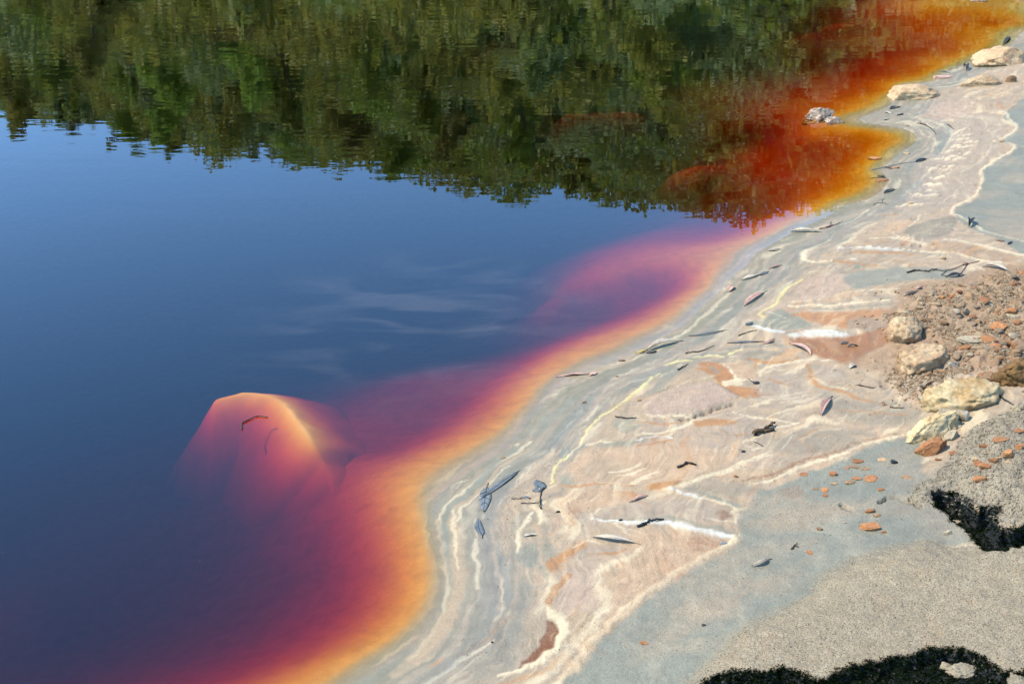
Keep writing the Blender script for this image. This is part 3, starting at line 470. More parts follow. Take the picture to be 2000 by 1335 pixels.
# ground material
m, t, b = prin('shore_mud'); me.materials.append(m)
A = N(t, 'ShaderNodeAttribute', attribute_name='pigment'); S = N(t, 'ShaderNodeAttribute', attribute_name='surface'); ss = N(t, 'ShaderNodeSeparateColor'); L(t, S.outputs['Color'], ss.inputs[0])
tco = N(t, 'ShaderNodeTexCoord')
def TN(t, vec, scale, det=2, rough=.5, dist=0):
    n = N(t, 'ShaderNodeTexNoise'); n.inputs['Scale'].default_value = scale; n.inputs['Detail'].default_value = det; n.inputs['Roughness'].default_value = rough; n.inputs['Distortion'].default_value = dist; L(t, vec, n.inputs['Vector']); return n
def MR(t, v, a, b_, c, d):
    n = N(t, 'ShaderNodeMapRange'); L(t, v, n.inputs[0])
    for k, q in zip((1, 2, 3, 4), (a, b_, c, d)): n.inputs[k].default_value = q
    return n.outputs[0]
def MM(t, op, a, b_):
    n = N(t, 'ShaderNodeMath', operation=op)
    for k, q in ((0, a), (1, b_)):
        if isinstance(q, (int, float)): n.inputs[k].default_value = q
        else: L(t, q, n.inputs[k])
    return n.outputs[0]
def MC(t, typ, f, a, b_):
    n = N(t, 'ShaderNodeMix', data_type='RGBA', blend_type=typ)
    for k, q in ((0, f), (6, a), (7, b_)):
        if isinstance(q, (int, float)): n.inputs[k].default_value = q
        elif isinstance(q, tuple): n.inputs[k].default_value = (*q, 1)
        else: L(t, q, n.inputs[k])
    return n.outputs[2]
oc = tco.outputs['Object']
g1 = TN(t, oc, 330, 2, .7); g2 = TN(t, oc, 140, 2, .6); g3 = TN(t, oc, 26, 3, .55)
dark = MM(t, 'MULTIPLY', MR(t, g1.outputs[0], .49, .37, 0, 1), MM(t, 'MULTIPLY', ss.outputs[0], .62)); lite = MM(t, 'MULTIPLY', MR(t, g2.outputs[0], .56, .72, 0, 1), MM(t, 'MULTIPLY', ss.outputs[0], .16))
g4 = TN(t, oc, 700, 1, .5); c0 = MC(t, 'MULTIPLY', MM(t, 'MULTIPLY', MR(t, g4.outputs[0], .5, .34, 0, 1), .5), A.outputs['Color'], (.45, .42, .38)); c1 = MC(t, 'MULTIPLY', dark, c0, (.26, .22, .17)); c2 = MC(t, 'MIX', lite, c1, (.34, .30, .23))
c3 = MC(t, 'MULTIPLY', 1.0, c2, (1, 1, 1)); v3 = N(t, 'ShaderNodeHueSaturation'); L(t, c2, v3.inputs['Color']); L(t, MR(t, g3.outputs[0], .3, .7, .90, 1.10), v3.inputs['Value'])
L(t, v3.outputs[0], b.inputs['Base Color'])
L(t, MR(t, ss.outputs[1], 0, 1, .78, .24), b.inputs['Roughness']); L(t, MR(t, ss.outputs[1], 0, 1, .25, .5), b.inputs['Specular IOR Level'])
bh = MM(t, 'ADD', MM(t, 'MULTIPLY', g1.outputs[0], .55), g2.outputs[0]); bp = N(t, 'ShaderNodeBump'); bp.inputs['Distance'].default_value = .004; L(t, bh, bp.inputs['Height']); L(t, MR(t, ss.outputs[0], 0, 1.6, .08, 1.0), bp.inputs['Strength']); L(t, bp.outputs[0], b.inputs['Normal'])

# ------------------------------------------------------------ the red lake: a clear surface over water that swallows blue and green
wm = bpy.data.materials.new('lake_water'); wm.use_nodes = True; t = wm.node_tree; t.nodes.clear(); MATS['lake_water'] = wm
out = N(t, 'ShaderNodeOutputMaterial'); tr = N(t, 'ShaderNodeBsdfTransparent'); gl = N(t, 'ShaderNodeBsdfGlossy'); gl.inputs['Roughness'].default_value = 0.0; gl.inputs[0].default_value = (1, 1, 1, 1)
fr = N(t, 'ShaderNodeFresnel'); fr.inputs['IOR'].default_value = 1.33; mxs = N(t, 'ShaderNodeMixShader'); L(t, fr.outputs[0], mxs.inputs[0]); L(t, tr.outputs[0], mxs.inputs[1]); L(t, gl.outputs[0], mxs.inputs[2]); L(t, mxs.outputs[0], out.inputs['Surface'])
va = N(t, 'ShaderNodeVolumeAbsorption'); KR, KG, KB = 1.65 / DS, 5.6 / DS, 22.0 / DS; kd = 75.0
va.inputs['Color'].default_value = (1 - KR / kd, 1 - KG / kd, 1 - KB / kd, 1); va.inputs['Density'].default_value = kd; L(t, va.outputs[0], out.inputs['Volume'])
tco = N(t, 'ShaderNodeTexCoord'); sp = N(t, 'ShaderNodeSeparateXYZ'); L(t, tco.outputs['Object'], sp.inputs[0])
def ripple(sx_, sy_, rz, det, dist):
    mpn = N(t, 'ShaderNodeMapping'); mpn.inputs['Rotation'].default_value = (0, 0, R(rz)); mpn.inputs['Scale'].default_value = (sx_, sy_, 1); L(t, tco.outputs['Object'], mpn.inputs[0])
    return TN(t, mpn.outputs[0], 1.0, det, .5, dist)
r1 = ripple(1.7, 7.5, 5, 1, .4); r2 = ripple(5.5, 19, -3, 1, .3); r3 = ripple(.7, 1.8, 4, 1, 0)
hsum = MM(t, 'ADD', MM(t, 'MULTIPLY', r1.outputs[0], 1.0), MM(t, 'MULTIPLY', r2.outputs[0], .55))
# the breeze reaches the far and left water; the bay by the mud lies calm
gx = MR(t, sp.outputs[0], -3.5, 3.0, 1.0, .30); gy = MR(t, sp.outputs[1], 4.2, 7.5, .12, 1.0); patchy = MR(t, r3.outputs[0], .3, .7, .6, 1.25)
amp = MM(t, 'MULTIPLY', MM(t, 'MULTIPLY', gx, gy), patchy)
bw = N(t, 'ShaderNodeBump'); bw.inputs['Strength'].default_value = 1.0; bw.inputs['Distance'].default_value = .00058; L(t, MM(t, 'MULTIPLY', hsum, amp), bw.inputs['Height'])
L(t, bw.outputs[0], gl.inputs['Normal']); L(t, bw.outputs[0], fr.inputs['Normal'])
x0, x1, y0, y1 = -90, 60, -40, 36
lake = mesh_obj('lake', [(x0,y0,-2.5),(x1,y0,-2.5),(x1,y1,-2.5),(x0,y1,-2.5),(x0,y0,0),(x1,y0,0),(x1,y1,0),(x0,y1,0)], [(3,2,1,0),(4,5,6,7),(0,1,5,4),(1,2,6,5),(2,3,7,6),(3,0,4,7)], wm, smooth=False); tag(lake, kind='structure')

# ------------------------------------------------------------ materials of the loose things
def mottled(name, c1, c2, scale=8, rough=.75, spec=.3, bump=.004, bscale=40, c3=None, det=4, spread=(.35, .65)):
    m, t, b = prin(name, c1, rough, spec); tc = N(t, 'ShaderNodeTexCoord'); oi = N(t, 'ShaderNodeObjectInfo')
    off = N(t, 'ShaderNodeVectorMath', operation='ADD'); L(t, tc.outputs['Object'], off.inputs[0]); L(t, oi.outputs['Location'], off.inputs[1])
    n = TN(t, off.outputs[0], scale, det, .6, .6); r = N(t, 'ShaderNodeValToRGB'); e = r.color_ramp.elements
    e[0].position, e[1].position = spread; e[0].color = (*c1, 1); e[1].color = (*c2, 1)
    if c3 is not None: x = e.new(min(.97, spread[1] + .14)); x.color = (*c3, 1)
    L(t, n.outputs[0], r.inputs[0]); h = N(t, 'ShaderNodeHueSaturation'); L(t, r.outputs[0], h.inputs['Color']); L(t, MR(t, oi.outputs['Random'], 0, 1, .72, 1.18), h.inputs['Value']); n3 = TN(t, off.outputs[0], scale * 7, 4, .7); h2 = N(t, 'ShaderNodeHueSaturation'); L(t, h.outputs[0], h2.inputs['Color']); L(t, MR(t, n3.outputs[0], .3, .7, .62, 1.3), h2.inputs['Value']); L(t, h2.outputs[0], b.inputs['Base Color'])
    n2 = TN(t, off.outputs[0], bscale, 4, .65); bp = N(t, 'ShaderNodeBump'); bp.inputs['Distance'].default_value = bump; L(t, n2.outputs[0], bp.inputs['Height']); bp.inputs['Strength'].default_value = .8; L(t, bp.outputs[0], b.inputs['Normal'])
    return m
M_CREAM = mottled('cream_rock', col(240,210,168), col(220,178,134), 14, c3=col(190,142,100), bump=.005, bscale=90)
M_YEL = mottled('yellow_rock', col(250,230,186), col(228,186,124), 14, c3=col(236,206,156), bump=.005, bscale=80)
M_GRYS = mottled('grey_rock', col(202,186,158), col(222,202,168), 18, c3=col(160,140,112), bump=.002, bscale=120)
M_BRN = mottled('brown_stone', col(208,168,124), col(172,134,98), 30, c3=col(228,198,158), bump=.0015, bscale=180)
M_TANS = mottled('tan_stone', col(222,190,150), col(170,140,108), 30, c3=col(222,200,166), bump=.0015, bscale=180)
M_ORS = mottled('orange_stone', col(226,162,104), col(196,126,76), 40, c3=col(236,196,150), bump=.0015, bscale=200)
M_OCH = mottled('ochre_rock', col(196,150,80), col(150,108,56), 22, c3=col(220,184,120), bump=.005, bscale=90)
M_WETR = mottled('wet_rock', col(222,196,164), col(190,150,116), 30, rough=.35, spec=.5, c3=col(160,96,50), bump=.002, bscale=140)
M_LPINK = mottled('pink_leaf', col(222,184,166) * 1.35, col(206,158,140) * 1.35, 60, rough=.5, bump=.0004, bscale=300)
M_LPALE = mottled('pale_leaf', col(226,214,196) * 1.35, col(198,184,164) * 1.35, 60, rough=.5, bump=.0004, bscale=300)
M_LBLUE = mottled('blue_grey_leaf', col(160,164,162), col(124,130,130), 50, rough=.3, spec=.5, bump=.0004, bscale=300)
M_LDARK = mottled('dark_leaf', col(74,72,66), col(46,48,44), 50, rough=.5, bump=.0004, bscale=300)
M_LBRN = mottled('brown_leaf', col(168,122,92) * 1.35, col(132,92,66) * 1.35, 50, rough=.55, bump=.0004, bscale=300)
M_LYEL = mottled('yellow_leaf', col(232,210,130) * 1.35, col(206,176,100) * 1.35, 50, rough=.5, bump=.0004, bscale=300)
M_TWIG = mottled('twig_bark', col(96,82,66), col(66,56,46), 80, bump=.0006, bscale=300)
M_TWGR = mottled('grey_twig_bark', col(150,140,124), col(110,102,90), 80, bump=.0006, bscale=300)
M_BARK = mottled('bark_chip', col(140,112,74), col(98,76,50), 70, bump=.001, bscale=260)
M_MOSS_SHADE = mottled('moss_and_shade', (.003, .0055, .002), (.007, .012, .0035), 60, rough=1, spec=0, bump=0, spread=(.4, .6))  # blackened so that its colour carries the shade of the hollows

# ------------------------------------------------------------ woods on the far slope, seen only as a mirror image in the lake
def leafmat(name, c1, c2):
    m, t, b = prin(name, c1, .55, .3); tc = N(t, 'ShaderNodeTexCoord'); oi = N(t, 'ShaderNodeObjectInfo'); n = TN(t, tc.outputs['Object'], 2.2, 3, .6)
    c = MC(t, 'MIX', MR(t, n.outputs[0], .35, .65, 0, 1), c1, c2); h = N(t, 'ShaderNodeHueSaturation'); L(t, c, h.inputs['Color']); L(t, MR(t, oi.outputs['Random'], 0, 1, .65, 1.35), h.inputs['Value']); L(t, MR(t, oi.outputs['Random'], 0, 1, .485, .525), h.inputs['Hue'])
    L(t, h.outputs[0], b.inputs['Base Color']); tl = N(t, 'ShaderNodeBsdfTranslucent'); L(t, h.outputs[0], tl.inputs[0]); ms = N(t, 'ShaderNodeMixShader'); ms.inputs[0].default_value = .45
    L(t, b.outputs[0], ms.inputs[1]); L(t, tl.outputs[0], ms.inputs[2]); L(t, ms.outputs[0], t.nodes['Material Output'].inputs[0]); return m
M_LEAF = [leafmat('bright_green_foliage', (.20, .25, .032), (.26, .30, .048)), leafmat('olive_foliage', (.29, .24, .05), (.21, .205, .038)), leafmat('grey_green_foliage', (.23, .255, .085), (.18, .215, .065))]
M_TRUNK = mottled('tree_bark', (.06, .045, .03), (.04, .03, .02), 6, bump=.02, bscale=12)
def tube(path, rad, n=6):
    vs_, fs = [], []; path = [Vector(p) for p in path]
    for i, p in enumerate(path):
        d = (path[min(i + 1, len(path) - 1)] - path[max(i - 1, 0)]).normalized(); u = d.orthogonal().normalized(); w = d.cross(u)
        for k in range(n):
            a = 2 * math.pi * k / n; vs_.append(p + (u * math.cos(a) + w * math.sin(a)) * rad[i])
    for i in range(len(path) - 1):
        for k in range(n): fs.append((i * n + k, i * n + (k + 1) % n, (i + 1) * n + (k + 1) % n, (i + 1) * n + k))
    fs.append(tuple(range(n))[::-1]); fs.append(tuple((len(path) - 1) * n + k for k in range(n)))
    return vs_, fs
def join(parts):
    V, F = [], []
    for v, f in parts:
        o = len(V); V += list(v); F += [tuple(i + o for i in q) for q in f]
    return V, F
def make_tree(seed, Ht, Wd, nl, ls):
    rnd = random.Random(seed); parts = []; tips = []
    trunk = [Vector((0, 0, -.4))]; p = Vector((0, 0, 0))
    for i in range(6): p = p + Vector((rnd.uniform(-.12, .12), rnd.uniform(-.12, .12), Ht * .13)); trunk.append(p.copy())
    parts.append(tube(trunk, [Ht * .028 * (1 - .1 * i) for i in range(7)]))
    for k in range(11):
        b0 = trunk[rnd.randint(2, 6)]; a = rnd.uniform(0, 6.28); e = rnd.uniform(.1, 1.1); l = Wd * rnd.uniform(.5, 1.)
        d = Vector((math.cos(a) * math.cos(e), math.sin(a) * math.cos(e), math.sin(e))); t1 = b0 + d * l * .5; t2 = b0 + d * l + Vector((0, 0, l * .15))
        parts.append(tube([b0, t1, t2], [Ht * .012, Ht * .008, Ht * .003], 5)); tips += [t1, t2, t2]
    tips += [trunk[-1], trunk[-1] + Vector((0, 0, Ht * .12))] * 2
    V, F = [], []
    for i in range(nl):
        c = tips[rnd.randrange(len(tips))]; r = Wd * .36 * rnd.random() ** .45; a = rnd.uniform(0, 6.28); z = rnd.uniform(-1, 1); q = math.sqrt(1 - z * z)
        c = c + Vector((math.cos(a) * q, math.sin(a) * q, z * .8)) * r
        u = Vector((rnd.gauss(0, 1), rnd.gauss(0, 1), rnd.gauss(0, .7))).normalized(); w = u.cross(Vector((rnd.gauss(0, 1), rnd.gauss(0, 1), rnd.gauss(0, 1)))).normalized(); s = ls * rnd.uniform(.6, 1.4)
        o = len(V); V += [c - u * s, c + w * s * .55, c + u * s, c - w * s * .55]; F.append((o, o + 1, o + 2, o + 3))
    return join(parts), (V, F)
TREES = []
for k, (Ht, Wd, nl) in enumerate(((2.4, .95, 1500), (1.7, .95, 1400), (2.7, .8, 1500), (1.25, .9, 1300))):
    (tv, tf), (lv, lf) = make_tree(50 + k, Ht, Wd, nl, .10)
    tm = bpy.data.meshes.new('trunk'); tm.from_pydata([tuple(v) for v in tv], [], tf); tm.materials.append(M_TRUNK)
    for lm in M_LEAF:
        cm_ = bpy.data.meshes.new('crown'); cm_.from_pydata([tuple(v) for v in lv], [], lf); cm_.materials.append(lm); TREES.append((tm, cm_))
rt = random.Random(8); KIND = ['bright green', 'olive brown', 'grey green']; TL = ['slender', 'rounded', 'tall', 'low shrubby']
row = 35.5
while row < 64:
    x = -.385 * row - 1.5
    while x < .385 * row + 2:
        X, Y = x + rt.uniform(-.7, .7), row + rt.uniform(-.8, .8); k = rt.randrange(4); q = rt.choices((0, 1, 2), (.5, .3, .2))[0]; tm, cmh = TREES[k * 3 + q]
        o = empty('tree', (X, Y, gz(X, Y) - .05)); s = rt.uniform(.75, 1.15) * (.42 if row > 55 else .75 if row > 48 else .9); o.scale = (s, s, s * rt.uniform(.85, 1.15)); o.rotation_euler = (0, 0, rt.uniform(0, 6.28))
        tag(o, f'{TL[k]} {KIND[q]} tree {"low down" if row < 38 else "midway" if row < 50 else "near the crest"} on the {"left" if X < -row * .12 else "right" if X > row * .12 else "middle"} of the mirrored far slope', 'tree', 'trees on the far slope mirrored in the lake')
        link(bpy.data.objects.new('trunk', tm), o); link(bpy.data.objects.new('crown', cmh), o)
        x += rt.uniform(2.2, 3.6) * (1 + (row - 29) * .012)
    row += 1.7 + (row - 29) * .045

# scrub between the trees: one continuous mass of leaves over the slope
sr = np.random.RandomState(21); ns_ = 150000; y_ = sr.uniform(33, 63.5, ns_); x_ = sr.uniform(-1, 1, ns_) * (.40 * y_ + 1); hgt = .3 + 2.0 * np.clip(fbm(x_ * .55, y_ * .55, 3, 800) - .35, 0, 1) * 1.6
z_ = gzv(x_, y_) + hgt * sr.rand(ns_) ** .6 - .05; cdir = sr.normal(size=(ns_, 3)) * (1, 1, .8); cdir /= np.linalg.norm(cdir, axis=1)[:, None]; c2 = np.cross(cdir, sr.normal(size=(ns_, 3))); c2 /= np.linalg.norm(c2, axis=1)[:, None]; s_ = sr.uniform(.08, .17, ns_)[:, None]
ctr = np.stack([x_, y_, z_], -1); VV = np.stack([ctr - cdir * s_, ctr + c2 * s_ * .6, ctr + cdir * s_, ctr - c2 * s_ * .6], 1)
tone = fbm(x_ * .35, y_ * .5, 3, 820) + sr.normal(size=ns_) * .07
for nm, mk, lm, lb in (('scrub', tone < .45, M_LEAF[1], 'olive scrub covering the far slope mirrored in the lake'), ('scrub', (tone >= .45) & (tone < .56), M_LEAF[0], 'bright green scrub covering the far slope mirrored in the lake'), ('scrub', tone >= .56, M_LEAF[2], 'grey green scrub covering the far slope mirrored in the lake')):
    v = VV[mk]; k = len(v); me_ = bpy.data.meshes.new(nm); me_.vertices.add(k * 4); me_.vertices.foreach_set('co', v.astype(np.float32).ravel()); me_.loops.add(k * 4); me_.loops.foreach_set('vertex_index', np.arange(k * 4, dtype=np.int32)); me_.polygons.add(k); me_.polygons.foreach_set('loop_start', np.arange(k, dtype=np.int32) * 4); me_.update(calc_edges=True); me_.materials.append(lm)
    tag(link(bpy.data.objects.new(nm, me_)), lb, 'scrub', kind='stuff')
M_SUNK, t, b = prin('drowned_rock', tuple(BED * 1.12), .9, 0); n = TN(t, N(t, 'ShaderNodeTexCoord').outputs['Object'], 9, 3, .6); L(t, MC(t, 'MIX', MR(t, n.outputs[0], .35, .7, 0, 1), tuple(BED * 1.15), tuple(BED * .95)), b.inputs['Base Color'])

M_CLOD0 = mottled('sand_clod', SAND, SAND * .75, 30, bump=.003, bscale=220)

# ------------------------------------------------------------ boulders and stones
def vn3(x, y, z, s=0):
    iz = np.floor(z); f = z - iz; f = f * f * (3 - 2 * f); a = np.empty_like(x); b = np.empty_like(x)
    for k in np.unique(iz):
        m = iz == k; a[m] = vn(x[m], y[m], s + int(k) * 131); b[m] = vn(x[m], y[m], s + int(k + 1) * 131)
    return a + (b - a) * f
def fbm3(P, f, o, s):
    t = 0; a = 1; n = 0
    for i in range(o): t = t + a * vn3(P[:, 0] * f * 2 ** i, P[:, 1] * f * 2 ** i, P[:, 2] * f * 2 ** i, s + 977 * i); n += a; a *= .5
    return t / n
ICO = {}
def ico(k):
    if k not in ICO:
        bm = bmesh.new(); bmesh.ops.create_icosphere(bm, subdivisions=k, radius=1); ICO[k] = (np.array([v.co[:] for v in bm.verts]), [tuple(v.index for v in f.verts) for f in bm.faces]); bm.free()
    return ICO[k]
def rock_mesh(name, seed, dims, mat, sub_=3, cuts=9, cut=.72, rough=.10, freq=1.6, flat=None):
    """an icosphere chipped by random planes and weathered; dims = half sizes"""
    rnd = random.Random(seed); P, F = ico(sub_); P = P.copy(); pl = []
    for _ in range(cuts): pl.append((Vector((rnd.gauss(0, 1), rnd.gauss(0, 1), rnd.gauss(0, .8))).normalized(), rnd.uniform(cut, .97)))
    if flat: pl.append((Vector((rnd.uniform(-.15, .15), rnd.uniform(-.15, .15), 1)).normalized(), flat))
    Q = P + seed * .37
    P = P * (1 + (fbm3(Q, 1.3, 2, seed) - .5)[:, None] * .5)                  # uneven lump first
    for n, d in pl:
        e = np.maximum(P @ np.array(n) - d, 0); P = P - e[:, None] * np.array(n)[None]
    r1_ = 1 - np.abs(2 * fbm3(Q, freq * 1.6, 3, seed + 5) - 1); r2_ = fbm3(Q, freq * 5, 4, seed + 9) - .5
    P = P * (1 + rough * (1.1 * (r1_ - .7) + .9 * r2_))[:, None]
    me = bpy.data.meshes.new(name); me.from_pydata([tuple(v) for v in (P * np.array(dims))], [], F); me.materials.append(mat); me.update()
    return me
def put(name, me, px, py, sink, rz=0, label=None, cat=None, group=None, tilt=(0, 0), smooth=None):
    """stands on the ground where the photo shows its foot"""
    p = on(px, py); o = bpy.data.objects.new(name, me); o.location = (p.x, p.y, p.z - sink); o.rotation_euler = (tilt[0], tilt[1], rz); link(o); tag(o, label, cat, group)
    if smooth: me.polygons.foreach_set('use_smooth', [True] * len(me.polygons))
    return o
def boulder(px, py, wpx, hpx, mat, label, seed, dep=.7, rz=0, name='boulder', sub_=5, cuts=12, cut=.62, rough=.22, smooth=True, tilt=(0, 0), buried=.3, group=None, flat=None):
    """px, py = middle of its outline in the photo; wpx, hpx = its outline there"""
    s = pxm(px, py); a = wpx * s / 2; el = math.atan2(CAM_H, math.hypot(*at(px, py)[:2]))
    dy = a * dep; hv = hpx * s                     # outline height = 2*sqrt((dy sin)^2 + (c cos)^2)
    c = math.sqrt(max((hv / 2) ** 2 - (dy * math.sin(el)) ** 2, (hv * .25) ** 2)) / math.cos(el)
    me = rock_mesh(name, seed, (a, dy, c), mat, sub_, cuts, cut, rough, flat=flat)
    p = on(px, py, 0); o = bpy.data.objects.new(name, me); o.location = (p.x, p.y, p.z + c * (1 - 2 * min(.5, buried + .16)) * .5); o.rotation_euler = (*tilt, rz); link(o); tag(o, label, 'rock', group)
    if smooth: me.polygons.foreach_set('use_smooth', [True] * len(me.polygons))
    return o
boulder(1598,236,70,40, M_WETR, 'ridged pale rock standing alone in the orange shallows', 11, .65, .2, rough=.4, cuts=14, cut=.5, buried=.1)
boulder(1630,240,44,22, M_WETR, 'low grey pink rock at the right foot of the ridged rock in the orange shallows', 12, .6, -.2, buried=.4)
boulder(1784,188,98,42, M_CREAM, 'smooth rounded cream boulder half in the orange water at the mud edge', 13, .6, .1, cuts=6, cut=.75, rough=.16)
boulder(1965,122,120,62, M_CREAM, 'broad cream rock at the top right edge of the shore', 14, .7, .3, rough=.16, buried=.5)
boulder(1926,164,84,30, M_CREAM, 'low cream rock ridge below the broad cream rock at upper right', 15, .5, .1, rough=.14, buried=.45)
boulder(1975,160,18,22, M_BRN, 'small dark brown rock at the right end of the low cream ridge', 16, .6, cuts=12)
boulder(1910,2,34,12, M_CREAM, 'pale rock cut by the top edge of the picture', 17, .6); boulder(2000,0,30,12, M_CREAM, 'pale rock in the topmost right corner', 18, .6)
boulder(1842,152,30,22, M_LPINK, 'flat pink slab tilted into the orange water near the top right', 19, .6, cuts=12, flat=.3, buried=.4)
boulder(1770,656,74,64, M_CREAM, 'upright cream boulder with a round top beside the orange mud', 20, .75, .4, cuts=9, cut=.7, rough=.2, buried=.22)
boulder(1802,716,132,90, M_CREAM, 'large sloping grey cream boulder half buried in the rubble', 21, .62, .5, cuts=10, cut=.6, rough=.24, tilt=(0, .35), buried=.42)
boulder(1886,778,140,98, M_YEL, 'big yellow boulder with a bright white face', 22, .65, -.1, cuts=12, cut=.55, rough=.26, tilt=(.15, -.1), buried=.34)
boulder(1822,846,132,66, M_YEL, 'long yellow cream boulder at the end of the grey channel', 23, .5, .35, cuts=12, cut=.55, rough=.28, tilt=(0, -.25), buried=.35)
boulder(1818,882,76,40, M_ORS, 'smooth orange slab leaning below the long yellow boulder', 24, .55, .35, cuts=12, cut=.5, rough=.14, tilt=(0, -.25), buried=.35)
boulder(1858,854,34,26, M_GRYS, 'grey wedge of stone resting on the long yellow boulder', 25, .7, .5, cuts=14, cut=.55, smooth=False, buried=.05, sub_=3)
boulder(1992,742,90,70, M_OCH, 'dark ochre boulder at the right edge above the yellow boulder', 26, .8, .2, cuts=14, cut=.5, rough=.4, buried=.2)
boulder(1990,800,30,26, M_GRYS, 'grey stone wedged under the ochre boulder at the right edge', 27, .8, cuts=10, smooth=False)
boulder(1931,752,44,28, M_BRN, 'hollowed brown stone lying on the yellow boulder', 28, .7, .1, cuts=10, cut=.6, flat=.35, buried=-.6)
boulder(1934,737,46,12, M_ORS, 'thin rusty flake lying behind the hollowed brown stone', 29, .5, .1, cuts=10, cut=.6, flat=.3, buried=-.8, sub_=3)
boulder(1985,600,34,26, M_BRN, 'house shaped brown block among the rubble at the right edge', 30, .8, .6, cuts=14, cut=.5, smooth=False, buried=.1, sub_=3)
boulder(1766,612,22,16, M_TANS, 'flat topped pinkish stone on the pale rim beside the rubble', 31, .7, cuts=12, cut=.6, smooth=False, buried=.1, sub_=3)
boulder(1980,615,34,12, M_GRYS, 'smooth grey slab in the rubble near the right edge', 32, .7, flat=.4); boulder(1988,640,44,16, M_TANS, 'tan slab with a dark gap beneath it at the right edge of the rubble', 33, .7, flat=.4, buried=0)
boulder(1950,640,34,18, M_ORS, 'bright orange tan stone in the upper rubble', 34, .7, cuts=12, smooth=False); boulder(1965,672,26,14, M_ORS, 'pink red stone near the right edge in the middle of the rubble', 35, .7, cuts=12, smooth=False)
boulder(1985,705,32,12, M_ORS, 'flat pink stone above the ochre boulder', 36, .6, flat=.4, cuts=12, smooth=False); boulder(1900,668,52,22, M_GRYS, 'flat olive grey stone in the rubble beside the sloping boulder', 37, .6, flat=.35, cuts=12, smooth=False)
boulder(1862,672,40,14, M_TANS, 'wedge shaped tan stone behind the sloping boulder', 38, .6, .3, flat=.4, cuts=12, smooth=False); boulder(1862,715,22,18, M_LPALE, 'pale bluish white chip of stone in the rubble', 39, .5, cuts=14, cut=.5, smooth=False)
boulder(1886,612,16,22, M_GRYS, 'upright grey splinter of stone in the upper rubble', 40, .5, .5, cuts=14, cut=.5, smooth=False)
boulder(1700,1033,42,20, M_ORS, 'largest brick like orange stone on the grey mud', 41, .5, -.15, cuts=14, cut=.55, smooth=False, flat=.5, buried=0, sub_=3)
boulder(1727,1040,14,8, M_ORS, 'small orange chip against the right end of the brick like stone', 42, .6, smooth=False, sub_=2)
